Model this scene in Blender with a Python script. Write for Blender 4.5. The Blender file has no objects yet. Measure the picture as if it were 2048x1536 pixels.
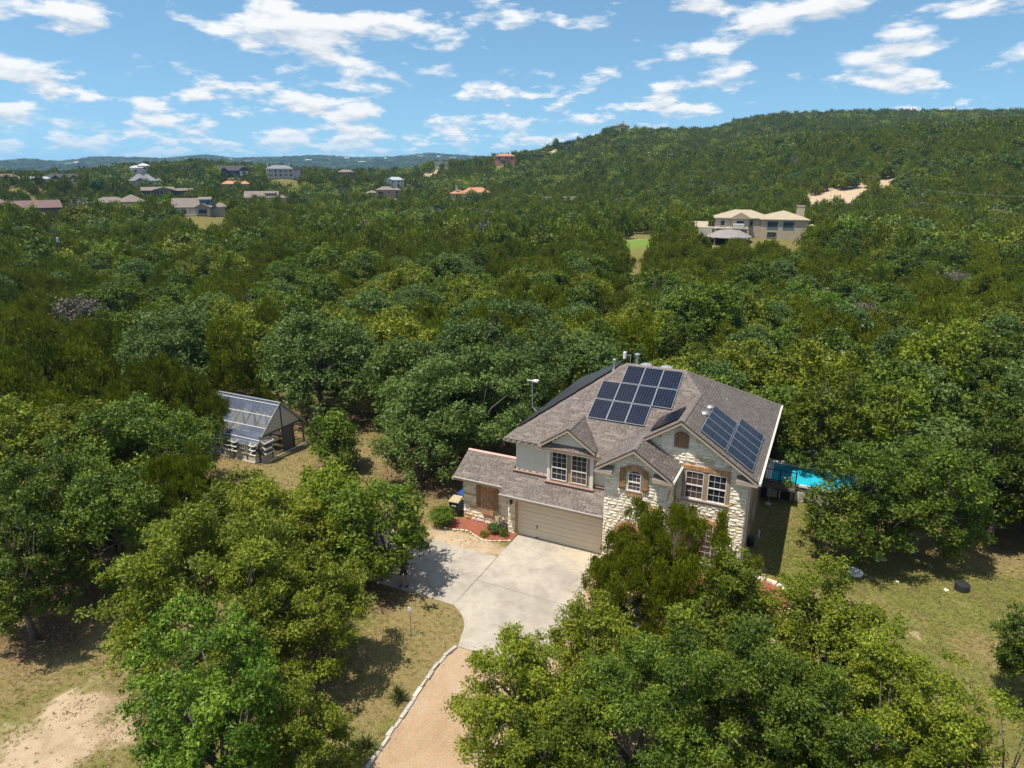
import bpy, bmesh, math, random
import numpy as np
from math import radians, sin, cos, tan, pi, sqrt, atan2, exp
from mathutils import Vector, Matrix

scene = bpy.context.scene
col = scene.collection
# ------------------------------------------------------------------ camera
CAM = np.array([14.20, -30.52, 19.62]); FPX = 1338.0; YAW = radians(-25.6); PITCH = radians(17.57)
cam_data = bpy.data.cameras.new('camera'); cam = bpy.data.objects.new('camera', cam_data); col.objects.link(cam)
cam_data.sensor_width = 36.0; cam_data.lens = 36.0 * FPX / 2048.0
cam_data.clip_start = 0.2; cam_data.clip_end = 30000
cam.location = CAM; cam.rotation_euler = (radians(90) - PITCH, 0, -YAW)
scene.camera = cam
# ------------------------------------------------------------------ light
SUN_TRAVEL = Vector((0.23, 0.29, -1.0)).normalized()
SUN_EL = math.asin(-SUN_TRAVEL.z); SUN_AZ = atan2(-SUN_TRAVEL.x, -SUN_TRAVEL.y)
sd = bpy.data.lights.new('sun', 'SUN'); sun = bpy.data.objects.new('sun', sd); col.objects.link(sun)
sd.energy = 4.3; sd.angle = radians(0.53); sd.color = (1.0, 0.94, 0.84)
sun.rotation_euler = SUN_TRAVEL.to_track_quat('-Z', 'Y').to_euler()
world = bpy.data.worlds.new('World'); scene.world = world; world.use_nodes = True
wt = world.node_tree; wn = wt.nodes; wl = wt.links
for n in list(wn): wn.remove(n)
def wnode(t, **kw):
    n = wn.new(t)
    for k, v in kw.items(): setattr(n, k, v)
    return n
def wmath(op, a, b=None, c=None, clamp=False):
    n = wnode('ShaderNodeMath', operation=op, use_clamp=clamp)
    for i, v in enumerate((a, b, c)):
        if v is None: continue
        if isinstance(v, (int, float)): n.inputs[i].default_value = v
        else: wl.new(v, n.inputs[i])
    return n.outputs[0]
w_out = wnode('ShaderNodeOutputWorld'); w_bg = wnode('ShaderNodeBackground')
w_sky = wnode('ShaderNodeTexSky', sky_type='NISHITA', sun_disc=False)
w_sky.sun_elevation = SUN_EL; w_sky.sun_rotation = SUN_AZ; w_sky.altitude = 250
w_sky.air_density = 1.0; w_sky.dust_density = 0.3; w_sky.ozone_density = 1.0
w_tc = wnode('ShaderNodeTexCoord'); w_sep = wnode('ShaderNodeSeparateXYZ')
wl.new(w_tc.outputs['Generated'], w_sep.inputs[0])
dx, dy, dz = w_sep.outputs
# the clear-sky colour is read a little above the true direction so the horizon stays pale blue, not yellow
w_cv = wnode('ShaderNodeCombineXYZ'); wl.new(dx, w_cv.inputs[0]); wl.new(dy, w_cv.inputs[1]); wl.new(wmath('ADD', wmath('MULTIPLY', wmath('MAXIMUM', dz, -.02), .9), .105), w_cv.inputs[2])
w_nv = wnode('ShaderNodeVectorMath', operation='NORMALIZE'); wl.new(w_cv.outputs[0], w_nv.inputs[0]); wl.new(w_nv.outputs[0], w_sky.inputs["Vector"])
def cloud_layer(S, dzo, off):
    """one band of cumulus: noise over the sky direction, flattened towards the horizon"""
    cmb = wnode('ShaderNodeCombineXYZ'); wl.new(wmath('ADD', dx, off), cmb.inputs[0]); wl.new(dy, cmb.inputs[1])
    wl.new(wmath('MULTIPLY', wmath('ADD', dz, dzo), 3.0), cmb.inputs[2])
    n1 = wnode('ShaderNodeTexNoise', noise_dimensions='3D'); wl.new(cmb.outputs[0], n1.inputs['Vector'])
    n1.inputs['Scale'].default_value = S; n1.inputs['Detail'].default_value = 7.0; n1.inputs['Roughness'].default_value = 0.52
    n1.inputs['Lacunarity'].default_value = 2.2; n1.inputs['Distortion'].default_value = 0.0
    return n1.outputs['Fac']
def lerp3(a, b, t): return wmath('ADD', a, wmath('MULTIPLY', wmath('SUBTRACT', b, a), t))
def cloud_density(dzo):
    hi = cloud_layer(8.2, dzo, CLOUD_OFF); mid = cloud_layer(12.5, dzo * .65, 1.7); lo = cloud_layer(21.0, dzo * .35, 4.1)
    t1 = wmath('DIVIDE', wmath('SUBTRACT', dz, .03), .045, clamp=True); t2 = wmath('DIVIDE', wmath('SUBTRACT', dz, .10), .05, clamp=True)
    return lerp3(lerp3(lo, mid, t1), hi, t2)
CLOUD_OFF = 0.35
c0 = cloud_density(0.0); c1 = cloud_density(0.014)
CLOUD_T = 0.504
cover = wmath('DIVIDE', wmath('SUBTRACT', c0, wmath('ADD', CLOUD_T - .022, wmath('MULTIPLY', wmath('MULTIPLY', dz, 6.0, clamp=True), .026))), 0.085, clamp=True)
cover = wmath('MULTIPLY', cover, wmath('DIVIDE', wmath('SUBTRACT', dz, 0.004), 0.045, clamp=True))
lit = wmath('ADD', wmath('MULTIPLY', wmath('SUBTRACT', c0, c1), 7.0), 0.55, clamp=True)   # sunlit tops and greyer bases painted into the cloud colour
w_ramp = wnode('ShaderNodeMix', data_type='RGBA'); wl.new(lit, w_ramp.inputs['Factor'])
w_ramp.inputs['A'].default_value = (4.8, 5.15, 5.55, 1); w_ramp.inputs['B'].default_value = (7.1, 7.1, 7.0, 1)
w_tint = wnode('ShaderNodeMix', data_type='RGBA', blend_type='MULTIPLY'); w_tint.inputs['Factor'].default_value = 1.0
wl.new(w_sky.outputs[0], w_tint.inputs['A']); w_tint.inputs['B'].default_value = (0.80, 1.04, 1.05, 1)
w_mix = wnode('ShaderNodeMix', data_type='RGBA'); wl.new(wmath('MULTIPLY', cover, 0.93), w_mix.inputs['Factor'])
wl.new(w_tint.outputs['Result'], w_mix.inputs['A']); wl.new(w_ramp.outputs['Result'], w_mix.inputs['B'])
wl.new(w_mix.outputs['Result'], w_bg.inputs['Color']); w_bg.inputs['Strength'].default_value = 0.10
wl.new(w_bg.outputs[0], w_out.inputs['Surface'])
vs = scene.view_settings
vs.view_transform = 'Standard'; vs.look = 'None'; vs.exposure = 0.55; vs.gamma = 1.0; vs.use_curve_mapping = False
cy = scene.cycles
cy.max_bounces = 6; cy.diffuse_bounces = 3; cy.glossy_bounces = 3; cy.transmission_bounces = 4; cy.transparent_max_bounces = 6; cy.volume_bounces = 0
cy.use_denoising = True

# ------------------------------------------------------------------ helpers
def tag(o, label=None, cat=None, group=None, kind=None):
    if label: o['label'] = label
    if cat: o['category'] = cat
    if group: o['group'] = group
    if kind: o['kind'] = kind
    return o
def empty(name, loc=(0, 0, 0), rz=0.0, parent=None):
    o = bpy.data.objects.new(name, None); col.objects.link(o); o.location = loc; o.rotation_euler = (0, 0, rz)
    o.empty_display_size = 0.2
    if parent: o.parent = parent
    return o
def link(name, me, parent=None, loc=None):
    o = bpy.data.objects.new(name, me); col.objects.link(o)
    if parent is not None: o.parent = parent
    if loc is not None: o.location = loc
    return o
def fast_mesh(name, verts, faces, mats=(), mat_idx=None, smooth=False):
    """verts (n,3) array; faces (m,k) array of equal-size polygons"""
    v = np.asarray(verts, np.float32); f = np.asarray(faces, np.int32); m, k = f.shape
    me = bpy.data.meshes.new(name)
    me.vertices.add(len(v)); me.vertices.foreach_set('co', v.ravel())
    me.loops.add(m * k); me.loops.foreach_set('vertex_index', f.ravel())
    me.polygons.add(m); me.polygons.foreach_set('loop_start', np.arange(0, m * k, k, dtype=np.int32))
    if mat_idx is not None: me.polygons.foreach_set('material_index', np.asarray(mat_idx, np.int32))
    for mt in mats: me.materials.append(mt)
    me.update(calc_edges=True)
    if smooth: me.polygons.foreach_set('use_smooth', np.ones(m, bool))
    return me
class MB:
    """collects boxes, prisms, tubes ... into one mesh"""
    def __init__(s): s.v = []; s.f = []; s.m = []; s.cur = 0
    def add(s, vs, fs, mi=None):
        b = len(s.v); s.v += [tuple(p) for p in vs]
        for f in fs: s.f.append(tuple(b + i for i in f)); s.m.append(s.cur if mi is None else mi)
        return s
    def box(s, x0, x1, y0, y1, z0, z1, mi=None):
        return s.add([(x0, y0, z0), (x1, y0, z0), (x1, y1, z0), (x0, y1, z0), (x0, y0, z1), (x1, y0, z1), (x1, y1, z1), (x0, y1, z1)],
                     [(0, 3, 2, 1), (4, 5, 6, 7), (0, 1, 5, 4), (1, 2, 6, 5), (2, 3, 7, 6), (3, 0, 4, 7)], mi)
    def hexa(s, p, mi=None):   # 8 points bottom ring then top ring
        return s.add(p, [(0, 3, 2, 1), (4, 5, 6, 7), (0, 1, 5, 4), (1, 2, 6, 5), (2, 3, 7, 6), (3, 0, 4, 7)], mi)
    def loft(s, a, b, mi=None):   # two equal polygon rings
        n = len(a); fs = [tuple(range(n - 1, -1, -1)), tuple(range(n, 2 * n))]
        fs += [(i, (i + 1) % n, n + (i + 1) % n, n + i) for i in range(n)]
        return s.add(list(a) + list(b), fs, mi)
    def prism(s, poly, z0, z1, mi=None):   # polygon in xy
        return s.loft([(x, y, z0) for x, y in poly], [(x, y, z1) for x, y in poly], mi)
    def prism_y(s, poly, y0, y1, mi=None):  # polygon in xz
        return s.loft([(x, y1, z) for x, z in poly], [(x, y0, z) for x, z in poly], mi)
    def bar(s, a, b, w, h, mi=None, up=(0, 0, 1)):
        a = Vector(a); b = Vector(b); d = (b - a).normalized(); u = Vector(up)
        sd_ = d.cross(u)
        if sd_.length < 1e-4: sd_ = d.cross(Vector((1, 0, 0)))
        sd_.normalize(); u = sd_.cross(d); sd_ = sd_ * (w / 2); u = u * (h / 2)
        r = lambda p: [p - sd_ - u, p + sd_ - u, p + sd_ + u, p - sd_ + u]
        return s.loft(r(a), r(b), mi)
    def tube(s, pts, rad, n=8, mi=None, cap=True):
        pts = [Vector(p) for p in pts]; rs = rad if hasattr(rad, '__len__') else [rad] * len(pts)
        rings = []; prev = None
        for i, p in enumerate(pts):
            d = (pts[min(i + 1, len(pts) - 1)] - pts[max(i - 1, 0)]).normalized()
            if prev is None: a = d.orthogonal().normalized()
            else: a = (prev - d * prev.dot(d)).normalized()
            prev = a; b = d.cross(a)
            rings.append([p + (a * cos(t) + b * sin(t)) * rs[i] for t in [2 * pi * k / n for k in range(n)]])
        vs = [q for r in rings for q in r]; fs = []
        for i in range(len(pts) - 1):
            for k in range(n):
                k2 = (k + 1) % n; fs.append((i * n + k, i * n + k2, (i + 1) * n + k2, (i + 1) * n + k))
        if cap: fs.append(tuple(range(n - 1, -1, -1))); fs.append(tuple(range((len(pts) - 1) * n, len(pts) * n)))
        return s.add(vs, fs, mi)
    def lathe(s, prof, c=(0, 0, 0), n=24, mi=None):
        vs = []; fs = []
        for r, z in prof:
            for k in range(n): t = 2 * pi * k / n; vs.append((c[0] + r * cos(t), c[1] + r * sin(t), c[2] + z))
        for i in range(len(prof) - 1):
            for k in range(n):
                k2 = (k + 1) % n; fs.append((i * n + k, i * n + k2, (i + 1) * n + k2, (i + 1) * n + k))
        fs.append(tuple(range(n - 1, -1, -1))); fs.append(tuple(range((len(prof) - 1) * n, len(prof) * n)))
        return s.add(vs, fs, mi)
    def mesh(s, name, mats, smooth=False):
        me = bpy.data.meshes.new(name); me.from_pydata(s.v, [], s.f)
        if not isinstance(mats, (list, tuple)): mats = [mats]
        for m in mats: me.materials.append(m)
        if any(s.m): me.polygons.foreach_set('material_index', s.m)
        if smooth: me.polygons.foreach_set('use_smooth', [True] * len(s.f))
        me.update(); return me
    def build(s, name, mats, parent=None, loc=None, smooth=False):
        return link(name, s.mesh(name, mats, smooth), parent, loc)

# ------------------------------------------------------------------ materials
def new_mat(name):
    m = bpy.data.materials.new(name); m.use_nodes = True; nt = m.node_tree
    for n in list(nt.nodes): nt.nodes.remove(n)
    out = nt.nodes.new('ShaderNodeOutputMaterial'); bs = nt.nodes.new('ShaderNodeBsdfPrincipled')
    nt.links.new(bs.outputs[0], out.inputs[0])
    return m, nt, bs, out
def nz(nt, vec, scale, detail=4, rough=0.55, dist=0.0):
    n = nt.nodes.new('ShaderNodeTexNoise'); n.inputs['Scale'].default_value = scale; n.inputs['Detail'].default_value = detail
    n.inputs['Roughness'].default_value = rough; n.inputs['Distortion'].default_value = dist
    if vec is not None: nt.links.new(vec, n.inputs['Vector'])
    return n.outputs['Fac']
def ramp(nt, fac, stops):
    r = nt.nodes.new('ShaderNodeValToRGB'); nt.links.new(fac, r.inputs[0]); e = r.color_ramp.elements
    while len(e) < len(stops): e.new(0.5)
    for i, (p, c) in enumerate(stops): e[i].position = p; e[i].color = (*c, 1) if len(c) == 3 else c
    return r.outputs['Color']
def mixc(nt, fac, a, b, blend='MIX'):
    n = nt.nodes.new('ShaderNodeMix'); n.data_type = 'RGBA'; n.blend_type = blend
    for sock, v in ((n.inputs['Factor'], fac), (n.inputs['A'], a), (n.inputs['B'], b)):
        if isinstance(v, (int, float)): sock.default_value = v
        elif isinstance(v, (tuple, list)): sock.default_value = (*v, 1) if len(v) == 3 else v
        else: nt.links.new(v, sock)
    return n.outputs['Result']
def mth(nt, op, a, b=None, clamp=False):
    n = nt.nodes.new('ShaderNodeMath'); n.operation = op; n.use_clamp = clamp
    for i, v in enumerate((a, b)):
        if v is None: continue
        if isinstance(v, (int, float)): n.inputs[i].default_value = v
        else: nt.links.new(v, n.inputs[i])
    return n.outputs[0]
def bump(nt, bs, h, strength=0.4, dist=0.02):
    b = nt.nodes.new('ShaderNodeBump'); b.inputs['Strength'].default_value = strength; b.inputs['Distance'].default_value = dist
    nt.links.new(h, b.inputs['Height']); nt.links.new(b.outputs[0], bs.inputs['Normal'])
def wpos(nt): return nt.nodes.new('ShaderNodeNewGeometry').outputs['Position']
def opos(nt): return nt.nodes.new('ShaderNodeTexCoord').outputs['Object']
def obj_random(nt): return nt.nodes.new('ShaderNodeObjectInfo').outputs['Random']
def attr(nt, name):
    n = nt.nodes.new('ShaderNodeAttribute'); n.attribute_name = name; return n
def M(name, base, rough=0.7, var=0.12, scale=6.0, bmp=0.0, bscale=40.0, metal=0.0, spec=0.5, objvar=0.0, bdist=0.01):
    """plain painted / mineral surface: base colour broken up by noise, optional relief"""
    m, nt, bs, out = new_mat(name); p = wpos(nt)
    a = tuple(max(0, c * (1 - var)) for c in base); b = tuple(c * (1 + var) for c in base)
    c = ramp(nt, nz(nt, p, scale, 6, 0.62), [(0.3, a), (0.7, b)])
    if objvar:
        k = mth(nt, 'ADD', mth(nt, 'MULTIPLY', obj_random(nt), 2 * objvar), 1 - objvar)
        cc = nt.nodes.new('ShaderNodeCombineColor'); [nt.links.new(k, cc.inputs[i]) for i in range(3)]
        c = mixc(nt, 1.0, c, cc.outputs[0], 'MULTIPLY')
    nt.links.new(c, bs.inputs['Base Color']); bs.inputs['Roughness'].default_value = rough
    bs.inputs['Metallic'].default_value = metal; bs.inputs['Specular IOR Level'].default_value = spec
    if bmp: bump(nt, bs, nz(nt, p, bscale, 5, 0.6), bmp, bdist)
    return m
MAT = {}
MAT['stone'] = [M('limestone_cream', (.80, .69, .51), .9, .10, 5, .5, 18), M('limestone_white', (.86, .77, .61), .9, .12, 5, .5, 18),
                M('limestone_grey', (.72, .62, .47), .9, .12, 5, .5, 18), M('limestone_tan', (.60, .46, .29), .9, .2, 5, .5, 18),
                M('limestone_gold', (.56, .34, .07), .9, .3, 7, .5, 18)]
MAT['mortar'] = M('mortar', (.60, .52, .41), .95, .1, 8, .3, 60)
MAT['brick'] = M('orange_brick', (.52, .27, .12), .9, .22, 9, .4, 60, objvar=.22)
MAT['brick_dark'] = M('brown_brick', (.30, .15, .085), .9, .2, 9, .4, 60, objvar=.15)
MAT['siding'] = M('cream_siding', (.72, .64, .50), .6, .05, 3, .1, 90, objvar=.03)
MAT['trim_white'] = M('white_trim', (.72, .69, .64), .5, .05, 4)
MAT['trim_tan'] = M('tan_trim', (.36, .25, .15), .6, .1, 6)
MAT['fascia'] = M('tan_fascia', (.46, .36, .25), .6, .08, 4)
MAT['drip'] = M('dark_drip_edge', (.055, .042, .036), .5, .2, 5)
MAT['gutter'] = M('pale_gutter', (.56, .51, .45), .45, .1, 6)
MAT['flashing'] = M('reddish_flashing', (.27, .15, .12), .5, .2, 6)
MAT['shingle'] = [M('shingle_brown', (.172, .137, .116), .95, .16, 9, .6, 70, objvar=.1), M('shingle_grey', (.188, .156, .135), .95, .16, 9, .6, 70, objvar=.1),
                  M('shingle_pale', (.212, .174, .148), .95, .14, 9, .6, 70, objvar=.1), M('shingle_dark', (.152, .121, .104), .95, .18, 9, .6, 70, objvar=.1)]
MAT['door'] = M('beige_garage_door', (.70, .60, .455), .55, .04, 2)
MAT['wood'] = M('weathered_cedar', (.30, .165, .065), .75, .3, 9, .4, 30)
MAT['black'] = M('black_metal', (.018, .018, .02), .45, .2, 8)
MAT['dark_plastic'] = M('dark_plastic', (.025, .028, .03), .5, .2, 8)
MAT['galv'] = M('galvanised_metal', (.45, .46, .47), .4, .15, 6, metal=.6)
MAT['white_paint'] = M('white_paint', (.72, .71, .68), .5, .05, 4)
MAT['painted_void'] = M('painted_interior_shade', (.03, .025, .022), .9, .1, 4)  # near-black colour painted in place of the shade inside openings
def glass_mat(name, c, rough=.08):
    m, nt, bs, out = new_mat(name); p = wpos(nt)
    nt.links.new(ramp(nt, nz(nt, p, 1.3, 3), [(.35, tuple(x * .6 for x in c)), (.65, tuple(x * 1.5 for x in c))]), bs.inputs['Base Color'])
    bs.inputs['Roughness'].default_value = rough; bs.inputs['Specular IOR Level'].default_value = .5
    return m
MAT['glass_dark'] = glass_mat('window_glass', (.020, .022, .026))
MAT['glass_screen'] = glass_mat('screened_glass', (.095, .058, .052), .35)
# concrete
def concrete_mat():
    m, nt, bs, out = new_mat('drive_concrete'); p = wpos(nt)
    big = nz(nt, p, .28, 6, .62, .6); mid = nz(nt, p, 1.6, 7, .68, .4); fine = nz(nt, p, 22, 4)
    c = ramp(nt, big, [(.32, (.30, .262, .215)), (.5, (.40, .352, .288)), (.68, (.455, .404, .322))])
    c = mixc(nt, 1.0, c, ramp(nt, mid, [(.3, (.78, .76, .74)), (.55, (1, 1, 1)), (.75, (1.05, 1.02, .97))]), 'MULTIPLY')
    c = mixc(nt, 1.0, c, ramp(nt, fine, [(.3, (.9, .9, .9)), (.7, (1.06, 1.06, 1.06))]), 'MULTIPLY')
    # warm soil wash near the garage apron and right-hand edge
    sx = nt.nodes.new('ShaderNodeSeparateXYZ'); nt.links.new(p, sx.inputs[0])
    k = mth(nt, 'ADD', mth(nt, 'MULTIPLY', sx.outputs[1], .28), mth(nt, 'MULTIPLY', sx.outputs[0], .22))
    k = mth(nt, 'ADD', k, mth(nt, 'MULTIPLY', mth(nt, 'SUBTRACT', big, .5), 2.2)); k = mth(nt, 'MULTIPLY', mth(nt, 'SUBTRACT', k, .05), 1.0, True)
    c = mixc(nt, mth(nt, 'MULTIPLY', k, .75), c, (.53, .43, .285))
    # hairline cracks and dark drip stains
    v = nt.nodes.new('ShaderNodeTexVoronoi'); v.feature = 'DISTANCE_TO_EDGE'; v.inputs['Scale'].default_value = .22
    wv = nt.nodes.new('ShaderNodeVectorMath'); wv.operation = 'ADD'; nt.links.new(p, wv.inputs[0]); cbn = nt.nodes.new('ShaderNodeCombineXYZ'); [nt.links.new(mth(nt, 'MULTIPLY', mid, 1.6), cbn.inputs[i]) for i in (0, 1)]; nt.links.new(cbn.outputs[0], wv.inputs[1]); nt.links.new(wv.outputs[0], v.inputs['Vector'])
    crk = mth(nt, 'MULTIPLY', mth(nt, 'SUBTRACT', .006, v.outputs['Distance']), 130.0, True); c = mixc(nt, mth(nt, 'MULTIPLY', crk, .45), c, (.16, .14, .11))
    st = nz(nt, p, .75, 3, .5, 1.2); c = mixc(nt, mth(nt, 'MULTIPLY', mth(nt, 'SUBTRACT', st, .60), 3.0, True), c, (.27, .25, .225))
    nt.links.new(c, bs.inputs['Base Color']); bs.inputs['Roughness'].default_value = .9
    bump(nt, bs, mth(nt, 'ADD', fine, mid), .25, .01); return m
MAT['concrete'] = concrete_mat()
def gravel_mat():
    m, nt, bs, out = new_mat('granite_gravel'); p = wpos(nt)
    big = nz(nt, p, .45, 6, .65, .8); fine = nz(nt, p, 30, 5, .7)
    v = nt.nodes.new('ShaderNodeTexVoronoi'); v.inputs['Scale'].default_value = 45; nt.links.new(p, v.inputs['Vector'])
    c = ramp(nt, big, [(.3, (.40, .264, .149)), (.5, (.485, .34, .208)), (.7, (.52, .391, .264))])
    c = mixc(nt, 1.0, c, ramp(nt, fine, [(.3, (.72, .70, .68)), (.7, (1.2, 1.18, 1.15))]), 'MULTIPLY')
    c = mixc(nt, .35, c, mixc(nt, 1.0, c, v.outputs['Color'], 'MULTIPLY'))
    nt.links.new(c, bs.inputs['Base Color']); bs.inputs['Roughness'].default_value = .95
    bump(nt, bs, mth(nt, 'ADD', fine, v.outputs['Distance']), .5, .02); return m
MAT['gravel'] = gravel_mat()
MAT['mulch'] = M('red_mulch', (.27, .085, .05), .95, .5, 14, .8, 40, bdist=.04)
MAT['litter_stone'] = M('pale_stone', (.60, .55, .47), .9, .2, 7, .4, 25)
MAT['bark'] = M('grey_bark', (.13, .105, .085), .95, .35, 7, .8, 22, bdist=.03)
MAT['bark_pale'] = M('pale_bark', (.24, .21, .185), .95, .3, 7, .8, 22, bdist=.03)
def leaf_mat(name, dark, light, trans=.22, objk=.28, hue=None):
    m, nt, bs, out = new_mat(name)
    dark = tuple(x * .93 for x in dark); light = tuple(x * .93 for x in light); hue = tuple(x * .93 for x in hue) if hue else None
    a = attr(nt, 'tint'); c = ramp(nt, a.outputs['Fac'], [(.0, dark), (.62, tuple((d + l) / 2 for d, l in zip(dark, light))), (1.0, light)])
    k = mth(nt, 'ADD', mth(nt, 'MULTIPLY', obj_random(nt), 2 * objk), 1 - objk)
    cc = nt.nodes.new('ShaderNodeCombineColor'); [nt.links.new(k, cc.inputs[i]) for i in range(3)]
    c = mixc(nt, 1.0, c, cc.outputs[0], 'MULTIPLY')
    if hue:
        r2 = mth(nt, 'FRACT', mth(nt, 'MULTIPLY', obj_random(nt), 7.31)); c = mixc(nt, mth(nt, 'MULTIPLY', r2, .55), c, hue)
    nt.links.new(c, bs.inputs['Base Color']); bs.inputs['Roughness'].default_value = .48; bs.inputs['Specular IOR Level'].default_value = .2
    tr = nt.nodes.new('ShaderNodeBsdfTranslucent'); nt.links.new(mixc(nt, 1.0, c, (1.25, 1.3, .7), 'MULTIPLY'), tr.inputs['Color'])
    mx = nt.nodes.new('ShaderNodeMixShader'); mx.inputs[0].default_value = trans
    nt.links.new(bs.outputs[0], mx.inputs[1]); nt.links.new(tr.outputs[0], mx.inputs[2]); nt.links.new(mx.outputs[0], out.inputs[0])
    return m
MAT['leaf_oak'] = leaf_mat('oak_leaves', (.038, .066, .005), (.285, .345, .028), hue=(.26, .27, .016))
MAT['leaf_oak_grey'] = leaf_mat('grey_oak_leaves', (.046, .088, .021), (.175, .255, .058), hue=(.15, .195, .035))
MAT['leaf_juniper'] = leaf_mat('juniper_needles', (.042, .072, .004), (.205, .255, .012), hue=(.20, .205, .010))
MAT['leaf_elm'] = leaf_mat('bright_elm_leaves', (.038, .088, .008), (.200, .300, .024), hue=(.24, .28, .016))
MAT['leaf_dead'] = leaf_mat('bare_grey_twigs', (.11, .095, .08), (.23, .20, .17), trans=.05)
MAT['leaf_yucca'] = leaf_mat('yucca_blades', (.06, .08, .02), (.24, .25, .07))

# ------------------------------------------------------------------ view helpers: pixel of the photograph -> point in the place
_cy, _sy, _cp, _sp = cos(YAW), sin(YAW), cos(PITCH), sin(PITCH)
FWD = np.array([_sy * _cp, _cy * _cp, -_sp]); RGT = np.array([_cy, -_sy, 0.0]); UPV = np.cross(RGT, FWD)
def at(px, py, z):
    d = FWD + RGT * (px - 1024) / FPX - UPV * (py - 768) / FPX
    return CAM + d * ((z - CAM[2]) / d[2])
def at_d(px, py, dist):
    """point at a horizontal distance"""
    d = FWD + RGT * (px - 1024) / FPX - UPV * (py - 768) / FPX
    return CAM + d * (dist / math.hypot(d[0], d[1]))
def smooth(t):
    t = np.clip(t, 0, 1); return t * t * (3 - 2 * t)
# ------------------------------------------------------------------ terrain
rng0 = np.random.default_rng(7)
def make_vnoise(seed):
    r = np.random.default_rng(seed); tab = r.random((64, 64))
    def f(x, y):
        xi = np.floor(x).astype(int); yi = np.floor(y).astype(int); fx = x - xi; fy = y - yi
        fx = fx * fx * (3 - 2 * fx); fy = fy * fy * (3 - 2 * fy); a = xi % 64; b = yi % 64; a1 = (xi + 1) % 64; b1 = (yi + 1) % 64
        return (tab[a, b] * (1 - fx) + tab[a1, b] * fx) * (1 - fy) + (tab[a, b1] * (1 - fx) + tab[a1, b1] * fx) * fy
    return f
VN1, VN2, VN3 = make_vnoise(1), make_vnoise(2), make_vnoise(3)
def fbm(f, x, y, o=4):
    s = 0; a = .5
    for i in range(o): s = s + a * f(x * 2 ** i + 17.3 * i, y * 2 ** i + 5.1 * i); a *= .5
    return s
# skyline of the near ridge: photo column, distance, ground height
RP = np.array([(-900, 800, 12), (-200, 700, 13), (0, 690, 11), (120, 690, 13), (250, 690, 18), (330, 690, 21), (400, 690, 24), (470, 690, 21), (560, 680, 18), (700, 690, 14), (800, 690, 15),
               (870, 690, 18), (950, 700, 25), (1000, 720, 29), (1080, 740, 34), (1140, 780, 43), (1200, 800, 53), (1240, 820, 60), (1340, 860, 63), (1420, 900, 67), (1480, 930, 80),
               (1560, 950, 86), (1700, 985, 91), (1850, 1000, 93), (2048, 1010, 95), (2400, 1020, 97), (3200, 1000, 90)], float)
FP = np.array([(-900, 110), (0, 62), (60, 74), (130, 62), (200, 90), (330, 84), (420, 104), (470, 84), (560, 88), (640, 96), (720, 84), (790, 92), (860, 112), (930, 98), (1000, 86), (1100, 90), (1400, 100), (2400, 120)], float)
def polar(x, y):
    rx = np.asarray(x, float) - CAM[0]; ry = np.asarray(y, float) - CAM[1]
    f = rx * _sy + ry * _cy; r = rx * _cy - ry * _sy
    th = np.arctan2(r, f); d = np.hypot(rx, ry)
    px = 1024 + 1403 * np.tan(np.clip(th, -1.1, 1.1))
    return d, px, th
SPUR = at_d(2120, 330, 470); PADS = []   # (x, y, z, sigma): house sites the land levels out to
def H(x, y):
    d, px, th = polar(x, y)
    dr = np.interp(px, RP[:, 0], RP[:, 1]); zr = (np.interp(px, RP[:, 0], RP[:, 2]) - 11.6) * np.cos(np.clip(th, -.72, .72)) + 11.6; d0 = np.interp(px, [-500, 700, 1100, 2048], [330, 400, 300, 250])
    t = np.clip((d - d0) / (dr - d0), 0, 1); s = t ** 1.25 * (1.15 - .15 * t)
    n = fbm(VN1, np.asarray(x) / 140.0 + 9, np.asarray(y) / 140.0 + 4, 3) - .45
    z = zr * s + n * np.clip((d - 260) / 250, 0, 1) * (1 - t * .8) * (6 + zr * .30)
    # gentle swell of the plateau
    z = z + (fbm(VN2, np.asarray(x) / 90.0, np.asarray(y) / 90.0, 2) - .38) * 3.0 * smooth((d - 75) / 90) * (1 - t)
    z = z + 20 * np.exp(-((x - SPUR[0]) ** 2 + (y - SPUR[1]) ** 2) / (2 * 95.0 ** 2))
    back = smooth((d - dr) / 900); z = z * (1 - back) + (-18) * back
    zf = (np.interp(px, FP[:, 0], FP[:, 1]) - 11.6) * np.cos(np.clip(th, -.72, .72)) + 11.6; k = smooth((d - 2300) / 1900) * (1 - .75 * smooth((d - 4300) / 1500))
    nf = (fbm(VN3, np.asarray(x) / 520.0, np.asarray(y) / 520.0, 4) - .45)
    z = z + (zf + 18) * k + nf * 55 * smooth((d - 1800) / 900) * (1 - .8 * np.exp(-((d - 4200) / 500.0) ** 2))
    z = np.where(np.cos(th) < .15, z * .3, z)
    for (hx, hy, hz, sg) in PADS:
        w = np.exp(-((x - hx) ** 2 + (y - hy) ** 2) / (2 * sg * sg)); z = z + (hz - z) * w
    return z
def Hs(x, y): return float(H(np.array([x], float), np.array([y], float))[0])
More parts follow.
